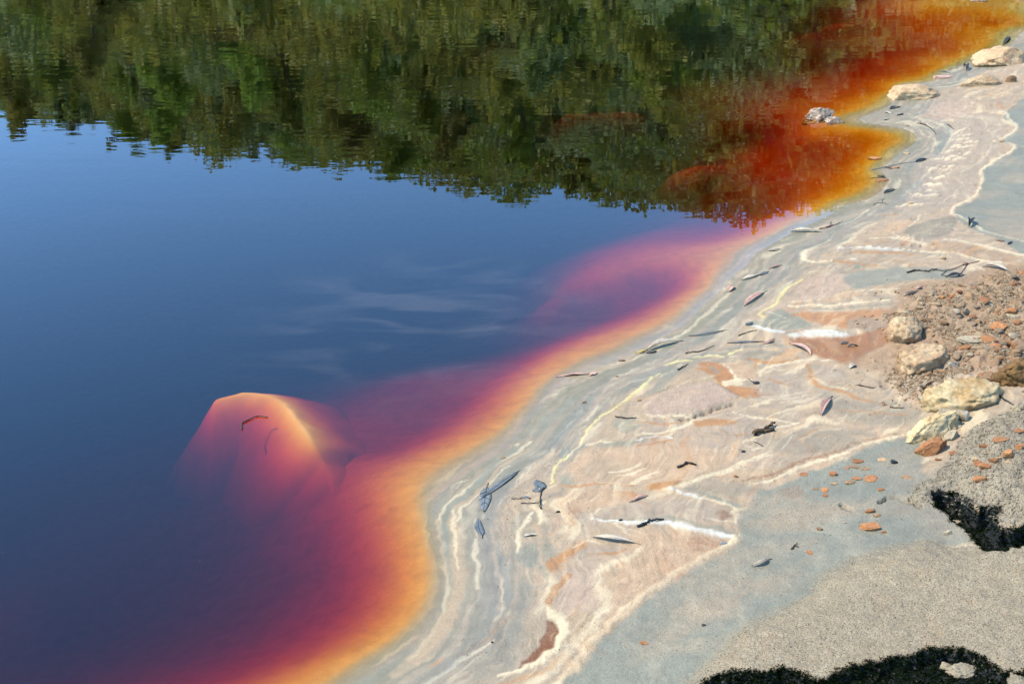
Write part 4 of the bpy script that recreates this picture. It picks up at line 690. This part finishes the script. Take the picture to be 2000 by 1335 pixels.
# loose chips on the mud and on the cloddy bank, each where the photo shows it
SHARDS = [(1675,901,26,10,'flat rusty chip at the top of the cluster of chips on the grey mud'),(1670,911,22,8,'dull brown chip just below the topmost rusty chip of the cluster'),(1690,916,18,7,'thin brown chip at the right of the cluster of chips'),(1655,914,14,6,'faint orange chip at the left of the cluster of chips'),
 (1627,927,18,15,'blocky yellow orange stone left of the cluster of chips'),(1724,898,24,8,'pale cream chip beside a dark hollow near the long yellow boulder'),(1745,904,16,12,'dark grey lump right of the pale cream chip'),(1570,926,20,8,'rusty curled chip lying in the grey channel'),(1660,942,22,10,'pink brown chip in the middle of the grey mud'),(1674,935,20,8,'pink chip leaning on the pink brown chip'),(1700,935,30,8,'bright flat orange flake on the grey mud'),
 (1629,945,15,7,'small tan chip below the blocky yellow orange stone'),(1720,957,16,8,'bright orange chip with a brown tail below the flat flake'),(1611,957,18,9,'upper of two joined orange chips on the grey mud'),(1612,968,14,8,'lower of two joined orange chips on the grey mud'),(1593,955,9,5,'tiny orange speck left of the joined chips'),(1771,933,20,8,'olive brown chip at the foot of the cloddy bank'),
 (1700,999,22,12,'orange stone with a black underside at the end of the crack'),(1712,1008,16,9,'brown stone below the orange stone at the end of the crack'),(1601,1034,16,9,'brown chip alone on the grey mud right of the pale wedge tip'),(1583,1079,20,6,'salmon chip alone on the grey mud above the sand bank'),(1650,1021,8,5,'tiny tan chip left of the brick like stone'),
 (1956,860,34,11,'long orange slab lying on the cloddy bank'),(1921,875,20,14,'pink chip left of the long slab on the cloddy bank'),(1922,888,16,9,'pale orange chip below the pink chip on the cloddy bank'),(1904,897,16,8,'cream orange chip at the left of the chip cluster on the cloddy bank'),(1910,907,18,14,'orange block at the lower left of the chip cluster on the cloddy bank'),(1925,914,24,18,'largest orange stone of the cluster on the cloddy bank'),(1940,901,16,14,'reddish chip in the middle of the cluster on the cloddy bank'),(1951,896,14,9,'small tan chip right of the reddish chip on the cloddy bank'),(1969,890,26,22,'tall pink orange slab at the right of the cluster on the cloddy bank'),(1990,875,20,18,'orange block at the right edge of the cloddy bank'),(1991,842,24,10,'long pink orange chip at the upper right of the cloddy bank'),(1970,903,12,7,'small pale chip under the tall pink slab'),(1912,936,26,13,'bright yellow orange stone alone low on the cloddy bank'),(1864,886,20,8,'rusty red flake near the foot of the orange slab'),(1833,898,14,8,'faint orange chip at the left foot of the cloddy bank'),
 (1708,311,30,11,'small dark topped stone in the orange shallows by the mud'),(1770,300,15,6,'pale pink chip at the edge of the orange bay'),(1957,277,12,9,'round pink white pebble on the frilled edge of the mud'),(1751,328,14,7,'pink pebble on the grey mud beside the orange water'),(1778,398,13,9,'cream pebble with a dark underside below the small ridges'),(1772,246,10,6,'pale pebble on the tip of the orange bay'),
 (1724,352,26,8,'flat pinkish stone lapped by orange water'),(1842,506,13,9,'olive brown pebble at the end of the white rim'),(1463,634,18,14,'blue grey lump of stone at the end of the white rim'),(1205,735,10,5,'small orange chip on the wet grey silt'),(1140,786,11,11,'pink white chip on the wet grey silt'),(1248,782,10,7,'round brown pebble at the left of the lilac patch'),(1090,1000,9,9,'dark oval seed standing on the tan mud'),(1212,1016,10,8,'dark seed on the white rim of the tongue'),(1438,931,10,8,'small dark topped pebble on the cream crust'),(1451,882,10,8,'ochre seed pod on the cream swirls'),(1478,749,14,11,'grey brown seed pod where the cream lines meet'),
 (1412,1062,18,8,'blue grey chip on the tip of the pale wedge'),(1375,1221,11,6,'dark chip alone on the mud left of the sand bank'),(961,1254,7,8,'black seed on the lower left tan mud'),(983,894,14,5,'orange brown chip at the waterline'),(1772,1060,20,16,None),(1566,1152,14,12,None),(1258,1256,20,9,'flat orange chip on the mud below the pale rim'),(1692,1340,8,5,None),
 (1888,300,8,5,None),(1838,1012,16,10,'grey clod in the mud just left of the mossy hollow'),(1850,1042,20,14,'pale clod at the near lip of the mossy hollow'),(1762,655,10,5,None)]
rs = random.Random(3)
for i, (x, y, w, h, lb) in enumerate(SHARDS):
    if lb is None: continue
    full = lb; lb = ' '.join(lb.split()[:4]); dk = any(k in lb for k in ('dark', 'black', 'seed')); gy_ = 'grey' in lb or 'clod' in lb; pl = any(k in lb for k in ('pale', 'cream', 'white', 'tan ')); br = 'brown' in lb
    mt = M_LDARK if dk and 'topped' not in lb else M_LBLUE if 'blue' in lb else M_GRYS if gy_ and 'clod' in lb else M_CREAM if pl else M_BRN if br else M_ORS
    boulder(x, y, w, h, mt, full, 100 + i, rs.uniform(.5, .75), rs.uniform(-.3, .3), 'seed' if 'seed' in lb else 'clod' if 'clod' in lb else 'stone', 3 if w > 14 else 2, 12, .55, .14, False, (rs.uniform(-.15, .15), rs.uniform(-.15, .15)), .12, None, .5)

boulder(1876,1312,50,30, M_CLOD0, 'pale lump of sand standing in the dark hollow at the bottom edge', 91, .8, rough=.3, buried=.1, name='clod'); boulder(1846,1302,24,14, M_CLOD0, 'small pale lump left of the larger lump in the bottom hollow', 92, .8, rough=.3, buried=.1, name='clod'); boulder(1990,1328,44,24, M_CLOD0, 'pale lump in the dark hollow at the bottom right corner', 93, .8, rough=.3, buried=.1, name='clod'); boulder(1872,1022,26,14, M_CLOD0, 'pale clod inside the dark hollow at the right edge', 94, .7, rough=.3, buried=.2, name='clod')
# the rubble: countable stones of a few shapes, then gravel between them
RUB = wp([(1752,606),(1800,578),(1868,568),(1910,552),(2060,545),(2060,800),(1970,745),(1900,735),(1845,745),(1812,765),(1775,760),(1745,748),(1830,690),(1800,650),(1790,630)], .08)
rsh = [[rock_mesh('stone', 400 + 7 * k + j, (1, rs.uniform(.55, .8), rs.uniform(.3, .55)), mt, 2, 14, .5, .16) for k in range(4)] for j, mt in enumerate((M_BRN, M_TANS, M_GRYS, M_ORS))]
lo, hi = RUB.min(0), RUB.max(0); nst = 0; placed = []
while nst < 290:
    x, y = rs.uniform(lo[0], hi[0]), rs.uniform(lo[1], hi[1])
    if not inpoly(np.array([x]), np.array([y]), RUB)[0]: continue
    r = rs.choice((.009, .011, .013, .016, .020, .026)) * rs.uniform(.85, 1.25)
    if any((x - a) ** 2 + (y - b_) ** 2 < (r + c_) ** 2 * .5 for a, b_, c_ in placed): continue
    placed.append((x, y, r)); kk = rs.choices(range(4), (.30, .46, .12, .12))[0]; kn = ('brown', 'tan', 'grey', 'orange')[kk]; me_ = rs.choice(rsh[kk])
    o = bpy.data.objects.new('stone', me_); o.scale = (r, r, r * rs.uniform(.8, 1.3)); o.location = (x, y, gz(x, y) + r * .12); o.rotation_euler = (rs.uniform(-.5, .5), rs.uniform(-.5, .5), rs.uniform(0, 6.28)); link(o)
    fx_, fy_ = (x - lo[0]) / (hi[0] - lo[0]), (y - lo[1]) / (hi[1] - lo[1])
    tag(o, f"{'tiny' if r < .011 else 'small' if r < .017 else 'larger'} angular {kn} stone in the {'near' if fy_ < .36 else 'middle' if fy_ < .68 else 'far'} {'left' if fx_ < .4 else 'centre' if fx_ < .68 else 'right'} of the rubble heap", 'stone', 'loose stones of the rubble heap'); nst += 1
def scatter(name, pts, sizes, seed, mat, squash=.6):
    """many tiny grains in one mesh"""
    rnd = random.Random(seed); V, F = [], []
    T = [(1,0,0),(-.5,.87,0),(-.5,-.87,0),(0,0,.8),(0,0,-.8)]; TF = [(0,1,3),(1,2,3),(2,0,3),(1,0,4),(2,1,4),(0,2,4)]
    for (x, y, z), r in zip(pts, sizes):
        a = rnd.uniform(0, 6.28); ca_, sa_ = math.cos(a), math.sin(a); k = [rnd.uniform(.6, 1.3) for _ in range(5)]; o = len(V)
        for i, (p, q, w) in enumerate(T): V.append((x + (p * ca_ - q * sa_) * r * k[i], y + (p * sa_ + q * ca_) * r * k[i] * .8, z + w * r * squash * k[i]))
        F += [tuple(i + o for i in f) for f in TF]
    return mesh_obj(name, V, F, mat, smooth=False)
nr_ = np.random.RandomState(12)
def cand(n, lo_, hi_): return nr_.uniform(lo_[0], hi_[0], n), nr_.uniform(lo_[1], hi_[1], n)
def grains(x, y, k, r0, r1, up): 
    x, y = x[k], y[k]; r = nr_.uniform(r0, r1, len(x)); return list(zip(x, y, gzv(x, y) + r * up)), list(r)
x, y = cand(36000, lo - .15, hi + (0, .1)); d_ = sdpoly(x, y, RUB)
pp, sz = grains(x, y, (nr_.rand(len(x)) < np.exp(np.minimum(d_, 0) / .035)) & (fbm(x * 9, y * 9, 2, 500) > .36), .002, .0085, .15); pp, sz = pp[:14000], sz[:14000]
for k, mt in enumerate((M_BRN, M_TANS, M_GRYS)): g_ = scatter('gravel', pp[k::3], sz[k::3], 600 + k, mt); tag(g_, ['fine brown gravel between the rubble stones', 'fine tan gravel between the rubble stones', 'fine grey gravel between the rubble stones'][k], 'gravel', kind='stuff')
# crumbs strewn over the drying mud, dark litter and orange grit
q_ = np.array([at(u_, v_, .03)[:2] for u_, v_ in zip(nr_.uniform(880, 1990, 4200), nr_.uniform(420, 1290, 4200))]); x, y = q_[:, 0], q_[:, 1]
hq = hole[np.clip(np.searchsorted(yrows, y) - 1, 0, nr - 1), np.clip(np.searchsorted(scol, x / fanw(y)) - 1, 0, nc - 1)]
pp, sz = grains(x, y, (gzv(x, y) > .006) & (hq < .05) & (fbm(x * 2.5, y * 2.5, 3, 510) > nr_.uniform(.35, .6, len(x))), .0009, .0026, .2); pp, sz = pp[:1300], sz[:1300]
tag(scatter('litter_crumbs', pp[::2], sz[::2], 610, M_TWIG), 'dark crumbs of litter strewn over the drying mud', 'litter', kind='stuff'); tag(scatter('grit', pp[1::2], sz[1::2], 611, M_ORS), 'orange grit strewn over the drying mud', 'grit', kind='stuff')
# clods on the cloddy bank
MP = wp(MOUND_P, .1); lo2, hi2 = MP.min(0), np.minimum(MP.max(0), (2.2, 9)); x, y = cand(9000, lo2, hi2)
pp, sz = grains(x, y, inpoly(x, y, MP), .002, .007, .1); pp, sz = pp[:3000], sz[:3000]
M_CLOD = mottled('clod_earth', MOUND, MOUND * .85, 30, bump=.001, bscale=200); tag(scatter('clods', pp, sz, 620, M_CLOD, .8), 'small grey clods covering the cloddy bank', 'clods', kind='stuff')
# mossy tufts in the two hollows, the shade there put into their colour
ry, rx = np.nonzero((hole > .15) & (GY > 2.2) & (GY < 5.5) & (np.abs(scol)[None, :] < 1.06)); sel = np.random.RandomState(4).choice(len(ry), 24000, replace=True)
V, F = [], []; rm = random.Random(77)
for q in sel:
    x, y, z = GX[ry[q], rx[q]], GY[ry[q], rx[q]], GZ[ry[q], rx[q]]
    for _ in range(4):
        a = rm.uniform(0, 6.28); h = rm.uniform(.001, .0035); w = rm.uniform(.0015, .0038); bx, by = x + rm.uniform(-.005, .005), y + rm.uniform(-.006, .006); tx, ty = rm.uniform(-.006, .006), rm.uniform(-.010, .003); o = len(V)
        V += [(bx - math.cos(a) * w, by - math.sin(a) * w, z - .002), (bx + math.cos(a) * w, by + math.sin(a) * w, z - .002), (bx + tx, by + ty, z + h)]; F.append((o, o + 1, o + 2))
tag(mesh_obj('moss_and_shade', V, F, M_MOSS_SHADE), 'near black mossy tufts with painted shade lining the hollows under the bank edges', 'moss_and_shade', kind='stuff')

# pale specks drifting on the water
x, y = cand(70, (-2.2, 2.6), (1.2, 7.5)); ok = base_z(x, y) < -.03; tag(scatter('floating_specks', [(a, b_, .0006) for a, b_ in zip(x[ok], y[ok])], list(nr_.uniform(.0010, .0022, ok.sum())), 640, M_LPALE, .2), 'tiny pale specks drifting on the open water', 'specks', kind='stuff')

# ------------------------------------------------------------ the drowned boulder, leaves, twigs, scraps
# its crest runs from the left tip over the top and down the right-hand ridge; the near side shelves away into the dark
RG = [(384,799,.055),(430,778,.020),(490,768,.008),(545,780,.005),(585,826,.004),(610,864,.009),(634,905,.045)]
rg = catmull(np.array([(*at(x, y, -z)[:2], z) for x, y, z in RG]), 6); n_ = 110; c0 = np.array((rg[:, 0].mean(), rg[:, 1].mean() - .08)); ux, uy = np.meshgrid(np.linspace(-.42, .36, n_), np.linspace(-.42, .38, n_)); X, Y = (ux + c0[0]).ravel(), (uy + c0[1]).ravel()
X = X + .012 * (fbm(X * 9, Y * 9, 3, 700) - .5); Y = Y + .012 * (fbm(X * 9, Y * 9, 3, 710) - .5)
d_, dr = segdist(X, Y, rg[:, :2], rg[:, 2]); front = inpoly(X, Y, np.vstack([rg[:, :2], [at(760,1150,0)[:2], at(250,1150,0)[:2], at(250,810,0)[:2]]]))
zb = -(dr + np.where(front, .085 * (d_ / .11) ** 1.25, .05 * (d_ / .10) ** 1.1)) + .008 * (fbm(X * 18, Y * 18, 3, 720) - .5); zb = zb - 1.1 * np.maximum(0, rg[0, 0] + .06 - X) ; zb = np.clip(zb, -.9, -.003).reshape(n_, n_); zb[0, :] = zb[-1, :] = zb[:, 0] = zb[:, -1] = -.9
V = [(x, y, z) for x, y, z in zip(ux.ravel(), uy.ravel(), zb.ravel())]; F = [(i * n_ + j, i * n_ + j + 1, (i + 1) * n_ + j + 1, (i + 1) * n_ + j) for i in range(n_ - 1) for j in range(n_ - 1)]
o = mesh_obj('submerged_boulder', V, F, M_SUNK); o.location = (c0[0], c0[1], 0); tag(o, 'drowned boulder glowing orange and pink under the dark water', 'rock')

def leaf(a, b, wpx, mat, label, curl=.25, fold=.25, lift=.0015, name='fallen_leaf', stalk=True, smat=None, z=None, tiltr=0, arch=.08, vein=False):
    """lanceolate leaf from its base a to its tip b (photo pixels)"""
    pa, pb = (on(*a), on(*b)) if z is None else (Vector(at(*a, z)), Vector(at(*b, z)))
    ctr = (pa + pb) / 2; d = pb - pa; ln = d.length; d.normalize(); up = Vector((0, 0, 1)); sdv = up.cross(d).normalized(); up = d.cross(sdv)
    if tiltr: q = Matrix.Rotation(tiltr, 3, d); sdv = q @ sdv; up = q @ up
    W = .85 * wpx * pxm((a[0] + b[0]) / 2, (a[1] + b[1]) / 2) / 2; n, mrows = 14, 5
    top, bot = [], []
    rnd = random.Random(int(a[0] * 7 + a[1])); bend = rnd.uniform(-.10, .10); wv = rnd.uniform(0, 6)
    for i in range(n + 1):
        t = i / n; w = W * (math.sin(math.pi * t ** .85) ** .75 if 0 < t < 1 else .02) + .0003
        for j in range(-2, 3):
            s = j / 2; zc = ln * arch * .5 * math.sin(math.pi * t) + w * fold * abs(s) ** 1.3 + curl * W * t ** 3 * abs(s) * .6 + .0012 * math.sin(7 * t + wv + 2 * s)
            v = pa + d * (ln * t) + sdv * (w * s + bend * ln * math.sin(math.pi * t)) + up * (zc + lift)
            top.append(v - ctr); bot.append(v - up * .0006 - ctr)
    V = top + bot; F = []; K_ = len(top)
    for i in range(n):
        for j in range(4):
            q = i * 5 + j; F.append((q, q + 1, q + 6, q + 5)); F.append((K_ + q, K_ + q + 5, K_ + q + 6, K_ + q + 1))
        F.append((i * 5, i * 5 + 5, K_ + i * 5 + 5, K_ + i * 5)); F.append((i * 5 + 4, K_ + i * 5 + 4, K_ + i * 5 + 9, i * 5 + 9))
    e = empty(name, ctr); tag(e, label, 'leaf'); bl_ = mesh_obj('blade', V, F, mat, e)
    if stalk:
        mid = [top[i * 5 + 2] + up * .0004 for i in range(0, n + 1, 2)]; st = [mid[0] - d * ln * .14 + sdv * ln * .02 - up * .001] + mid
        sv, sf = tube(st, [.0011] + [.0010 * (1 - .1 * i) for i in range(len(mid))], 5); mesh_obj('midrib', sv, sf, smat or M_TWIG, bl_)
    if vein:
        for sg in (-1, 1):
            for i in range(3, n - 2, 3): sv, sf = tube([top[i * 5 + 2] + up * .0005, top[(i + 1) * 5 + 2 + sg] + up * .0006, top[(i + 2) * 5 + 2 + 2 * sg] + up * .0005], [.0007, .0006, .0004], 4); mesh_obj('vein', sv, sf, M_TWIG, bl_)
    return e
leaf((951,950),(945,1000),27, M_LBLUE, 'broad blue grey leaf with dark veins lying in the wet silt', vein=True, fold=.05, arch=.02)
leaf((1012,920),(942,972),15, M_LBLUE, 'long narrow blue grey leaf crossing the broad veined leaf', fold=.12, arch=.02, smat=M_LDARK)
leaf((942,1046),(934,1014),20, M_LBLUE, 'small round blue grey leaf below the broad veined leaf', fold=.06, arch=.02, smat=M_LDARK)
leaf((1063,955),(1048,938),26, M_LBLUE, 'dull green grey sunken leaf on the forked stalk', fold=.05, arch=.01, stalk=False)
leaf((1062,954),(1040,960),18, M_LBLUE, 'ragged sunken leaf left of the forked stalk', fold=.05, arch=.01, stalk=False)
leaf((1240,1060),(1158,1050),15, M_LPALE, 'long grey curled leaf with a dark shadow on the pink mud', curl=.8, fold=.6, arch=.10, smat=M_TWGR)
leaf((1234,980),(1266,968),9, M_LPINK, 'small rosy pink leaf on the orange stain', fold=.4, arch=.10)
leaf((1325,667),(1262,686),14, M_LPALE, 'long pale leaf with a dark curled end beside the waterline', curl=.9, fold=.7, arch=.16)
leaf((1262,684),(1241,690),10, M_LYEL, 'small yellow leaf at the left tip of the long pale leaf', fold=.2, arch=.03)
leaf((1148,731),(1086,737),9, M_LPINK, 'long thin pink leaf lying right on the waterline', fold=.3, arch=.04); leaf((1166,727),(1150,734),10, M_LPINK, 'short pink scrap at the right end of the thin waterline leaf', fold=.3, arch=.1, stalk=False)
leaf((1488,667),(1420,670),7, M_LBLUE, 'thin grey blade pointing left over the tan silt', fold=.3, arch=.03); leaf((1510,664),(1490,673),11, M_LPINK, 'pink scrap of leaf at the right end of the thin grey blade', arch=.12)
leaf((1545,672),(1584,694),15, M_LPINK, 'broad pale pink leaf at the edge of the orange mud', fold=.4, arch=.12, curl=.5); leaf((1414,645),(1345,656),8, M_LBLUE, 'slim blue grey leaf half sunk in the tan silt', fold=.1, arch=.02, smat=M_LDARK)
leaf((1622,778),(1604,812),16, M_LPINK, 'pink leaf standing on its tip in the middle of the lilac flat', fold=.45, arch=.16, curl=.5)
leaf((1492,571),(1453,598),14, M_LPINK, 'wide pinkish leaf lying slantwise near the waterline bend', fold=.35, arch=.10); leaf((1484,536),(1448,547),9, M_LPALE, 'pale leaf with a dark tip above the slanting pinkish leaf', fold=.35, arch=.10); leaf((1500,530),(1482,538),9, M_LBLUE, 'grey scrap joined to the pale leaf with a dark tip', fold=.2, arch=.06); leaf((1524,519),(1502,525),7, M_LPINK, 'thin pinkish curl at the upper end of the row of waterline scraps', arch=.08)
leaf((1432,560),(1424,570),14, M_LPINK, 'crumpled pink scrap at the waterline bend', fold=.5, arch=.2, stalk=False); leaf((1522,487),(1498,490),9, M_LPALE, 'small pale leaf with a forked stalk at the waterline', arch=.1)
leaf((1600,453),(1545,453),11, M_LPALE, 'large pale leaf with a black shadow at the purple water edge', curl=.6, fold=.5, arch=.14); leaf((1624,440),(1606,447),7, M_LPINK, 'thin pink leaf touching the right end of the large pale leaf', arch=.06)
leaf((1918,520),(1968,531),15, M_LPALE, 'bright white leaf on the pale rim above the rubble', fold=.5, arch=.14, curl=.4, stalk=False); leaf((1882,538),(1846,543),11, M_LDARK, 'dark leaf hanging on the forked dry twig', fold=.5, arch=.18)
leaf((1893,430),(1892,445),13, M_LDARK, 'black green curled leaf alone on the grey flat', fold=.9, curl=1.2, arch=.3); leaf((1502,1093),(1468,1107),11, M_LPALE, 'white and black curled leaf alone on the grey channel', fold=.8, curl=.9, arch=.16)
leaf((1808,310),(1788,317),9, M_LDARK, 'black curled leaf between the orange bay and the small ridges', fold=.35, arch=.12); leaf((1748,370),(1726,378),8, M_LDARK, 'black curled leaf at the lower mouth of the orange bay', fold=.35, arch=.12); leaf((1882,130),(1888,140),8, M_LDARK, 'black upright scrap on the grey mud near the top right', fold=.8, arch=.3)
leaf((1758,209),(1738,214),9, M_LDARK, 'dark wet leaf in the litter left of the rounded cream boulder', arch=.15); leaf((1764,222),(1752,226),5, M_LDARK, 'thin dark leaf below the dark wet leaf near the rounded boulder', arch=.1, stalk=False); leaf((1740,222),(1728,218),8, M_LPALE, 'pale wet scrap in the litter left of the rounded boulder', arch=.1, stalk=False); leaf((1736,232),(1726,235),6, M_LPALE, 'white chip of leaf on the grey spit', stalk=False)
leaf((1729,347),(1714,344),7, M_LDARK, 'dark leaf on the flat pinkish stone by the orange water', arch=.15); leaf((1742,330),(1728,326),7, M_LBRN, 'brown leaf beside the pink pebble at the orange water', arch=.15); leaf((1854,142),(1832,140),6, M_LBLUE, 'grey sliver of leaf on the water edge near the top right', arch=.08)
leaf((1808,244),(1790,241),5, M_LBRN, 'thin brown leaf on the tip of the orange bay', arch=.1); leaf((1972,72),(1958,88),7, M_LDARK, 'dark sliver of leaf on the mud at the upper right', arch=.1, stalk=False)
leaf((1790,570),(1765,580),8, M_TWGR, 'olive grey leaf on the smooth grey lobe', arch=.14); leaf((1800,562),(1788,566),10, M_LPINK, 'red pink scrap with a tail on the smooth grey lobe', arch=.3)
leaf((1790,776),(1812,796),14, M_LPALE, 'pale grey green blade pointing at the yellow boulder', arch=.10, fold=.4); leaf((1835,806),(1806,800),10, M_BARK, 'brown husk left of the ribbed pale stick', fold=.8, arch=.2); leaf((1672,714),(1658,720),12, M_LPALE, 'pale blue white scrap at the edge of the orange mud', fold=.5, arch=.2, stalk=False)
leaf((1655,668),(1642,672),8, M_LBLUE, 'blue grey scrap lying in the wet orange mud', arch=.15); leaf((1675,676),(1656,678),6, M_LDARK, 'dark curled leaf in the wet orange mud', fold=.8, arch=.2); leaf((1048,1044),(1022,1047),10, M_LPALE, 'silvery scrap of leaf on the tan mud', fold=.4, arch=.06, stalk=False); leaf((1034,973),(1014,972),9, M_LBLUE, 'blue grey scrap beside the forked stalk', fold=.2, arch=.05)
leaf((1283,686),(1262,690),6, M_LDARK, 'dark sliver under the long pale leaf', arch=.1, stalk=False); leaf((1222,704),(1208,705),6, M_LBRN, 'brown sliver on the silt above the thin pink leaf', arch=.1, stalk=False); leaf((1890,515),(1880,520),8, M_LBRN, 'brown scrap under the forked dry twig', arch=.2, stalk=False)
leaf((1960,472),(1945,470),6, M_LBRN, 'brown sliver of leaf on the right hand flat', arch=.1); leaf((1968,478),(1976,472),5, M_LDARK, 'short dark sliver beside the brown sliver on the right hand flat', arch=.1, stalk=False)

def twig(pts, r, mat, label, name='twig', lift=.002, side=None, z=None):
    P = [on(x, y, lift) if z is None else Vector(at(x, y, z)) for x, y in pts]; Q = [Vector(v) for v in catmull(np.array([tuple(v) for v in P]), 4)]; o0 = Q[0].copy(); rn = random.Random(int(pts[0][0]))
    Q = [v - o0 + Vector((rn.gauss(0, r * .4), rn.gauss(0, r * .4), abs(rn.gauss(0, r * .5)))) for v in Q]
    v, f = tube(Q, [r * (1 - .5 * i / len(Q)) * rn.uniform(.8, 1.2) for i in range(len(Q))], 6); parts = [(v, f)]
    if side:
        for s_ in side:
            S_ = [on(x, y, lift) - o0 for x, y in s_]; parts.append(tube(S_, [r * .7 * (1 - .3 * i / len(S_)) for i in range(len(S_))], 5))
    v, f = join(parts); o = mesh_obj(name, v, f, mat); o.location = o0; tag(o, label, 'twig'); return o
twig([(473,838),(474,826),(488,818),(502,813),(508,812),(522,815)], .0026, M_LDARK, 'thin black twig floating over the drowned boulder', z=.002)
twig([(1056,993),(1055,975),(1059,956),(1068,951)], .0022, M_LDARK, 'black forked leaf stalk on the tan mud', name='stalk', side=[[(1059,956),(1050,948)]])
twig([(1018,982),(1040,982),(1054,981)], .0014, M_TWIG, 'thin straight twig running left from the forked stalk'); twig([(998,973),(1010,973),(1020,974)], .0012, M_TWIG, 'short thin twig left of the blue grey scrap')
twig([(1245,1028),(1256,1025),(1266,1019),(1280,1015),(1296,1013)], .004, M_LDARK, 'rough black twig along the white rim'); twig([(1326,912),(1336,906),(1343,903),(1350,905),(1358,907)], .004, M_TWIG, 'bent brown twig on the peach mud')
twig([(1202,813),(1222,816),(1244,815)], .0022, M_TWIG, 'dark bent twig left of the lilac patch'); twig([(1323,722),(1335,715),(1344,711)], .0022, M_TWIG, 'short straight brown twig above the lilac patch'); twig([(1338,689),(1352,687),(1372,684),(1394,675)], .0022, M_TWIG, 'knobbly twig above the yellow line')
twig([(1442,655),(1462,648),(1478,644)], .0018, M_TWIG, 'thin slanting twig above the thin grey blade'); twig([(1771,533),(1791,528),(1809,531),(1831,526)], .0035, M_TWIG, 'wavy dark strip of bark above the smooth grey lobe', name='bark_strip')
twig([(1820,526),(1849,529),(1880,519),(1912,510)], .0022, M_TWGR, 'long forked dry twig reaching up over the pale rim', side=[[(1889,517),(1876,535),(1868,541)], [(1849,529),(1838,537),(1850,540)]])
twig([(1796,240),(1812,247),(1822,254),(1828,262)], .0022, M_LDARK, 'thin dark curved twig following the mud rings'); twig([(1851,243),(1858,248),(1863,252)], .0022, M_LDARK, 'short dark twig beside the row of small ridges'); twig([(1700,332),(1730,326),(1760,319),(1788,316)], .0018, M_LBLUE, 'long thin grey twig running into the orange water')
twig([(1700,348),(1718,346),(1730,349)], .0016, M_TWGR, 'thin grey twig over the flat pinkish stone'); twig([(1706,399),(1722,395),(1734,399)], .0014, M_LDARK, 'fine dark twig on the wet edge below the orange bay', side=[[(1722,395),(1725,388)]]); twig([(1600,446),(1622,442),(1646,432)], .0018, M_TWIG, 'thin brown twig behind the large pale leaf', side=[[(1622,442),(1623,432)]])
twig([(1545,1072),(1552,1065),(1558,1060)], .0018, M_TWIG, 'short brown twig on the grey channel', side=[[(1552,1065),(1560,1068)]]); twig([(1675,752),(1705,757),(1722,754)], .0018, M_TWIG, 'thin twig on the tan mud below the rubble'); twig([(1738,795),(1752,796),(1766,797)], .0018, M_TWIG, 'thin dark twig left of the ribbed pale stick')
twig([(1948,770),(1966,783),(1985,795),(2005,806)], .0032, M_LDARK, 'dark stick slanting under the ochre boulder'); twig([(1830,730),(1850,718),(1862,690)], .0016, M_TWIG, 'thin upright twig behind the sloping boulder'); twig([(1880,585),(1905,588),(1945,600)], .0035, M_LPALE, 'pale peeled stick lying along the top of the rubble'); twig([(1800,760),(1815,750),(1832,742)], .004, M_BARK, 'brown strip of bark at the foot of the sloping boulder', name='bark_strip')
twig([(1478,748),(1468,744),(1460,738)], .0014, M_TWIG, 'fine stalk of the grey brown seed pod', name='stalk'); twig([(1472,862),(1482,866),(1492,872)], .0012, M_TWIG, 'fine twig on the cream swirls')
# bark chunk, and the short ribbed pale stick beside the yellow boulder
twig([(1472,848),(1486,842),(1500,834),(1511,828)], .0075, M_BARK, 'rough chunk of brown bark in the middle of the flat', name='bark_chunk', lift=.005, side=[[(1490,842),(1512,838)]])
pa, pb = on(1836,806, .012), on(1888,812, .012); d = pb - pa; V, F = [], []; ns, nn = 18, 16; e = empty('cut_stick', pa); tag(e, 'short ribbed pale stick with a white cut end by the yellow boulder', 'stick')
dn = d.normalized(); u = dn.orthogonal().normalized(); w = dn.cross(u)
for i in range(ns + 1):
    for k in range(nn): a = 2 * math.pi * k / nn; r_ = .0155 * (1 + .05 * math.sin(i * 2.1) + .06 * math.sin(5 * a + i * .3)); V.append(d * (i / ns) + (u * math.cos(a) + w * math.sin(a)) * r_)
for i in range(ns):
    for k in range(nn): F.append((i * nn + k, i * nn + (k + 1) % nn, (i + 1) * nn + (k + 1) % nn, (i + 1) * nn + k))
F.append(tuple(range(nn))[::-1]); mesh_obj('bark', V, F, M_GRYS, e)
V = [d * 1.0 + (u * math.cos(2 * math.pi * k / nn) + w * math.sin(2 * math.pi * k / nn)) * .0152 for k in range(nn)] + [d + dn * .004 + (u * math.cos(2 * math.pi * k / nn) + w * math.sin(2 * math.pi * k / nn)) * .013 for k in range(nn)]
mesh_obj('cut_end', V, [(k, (k + 1) % nn, nn + (k + 1) % nn, nn + k) for k in range(nn)] + [tuple(range(nn, 2 * nn))], M_LPALE, e)
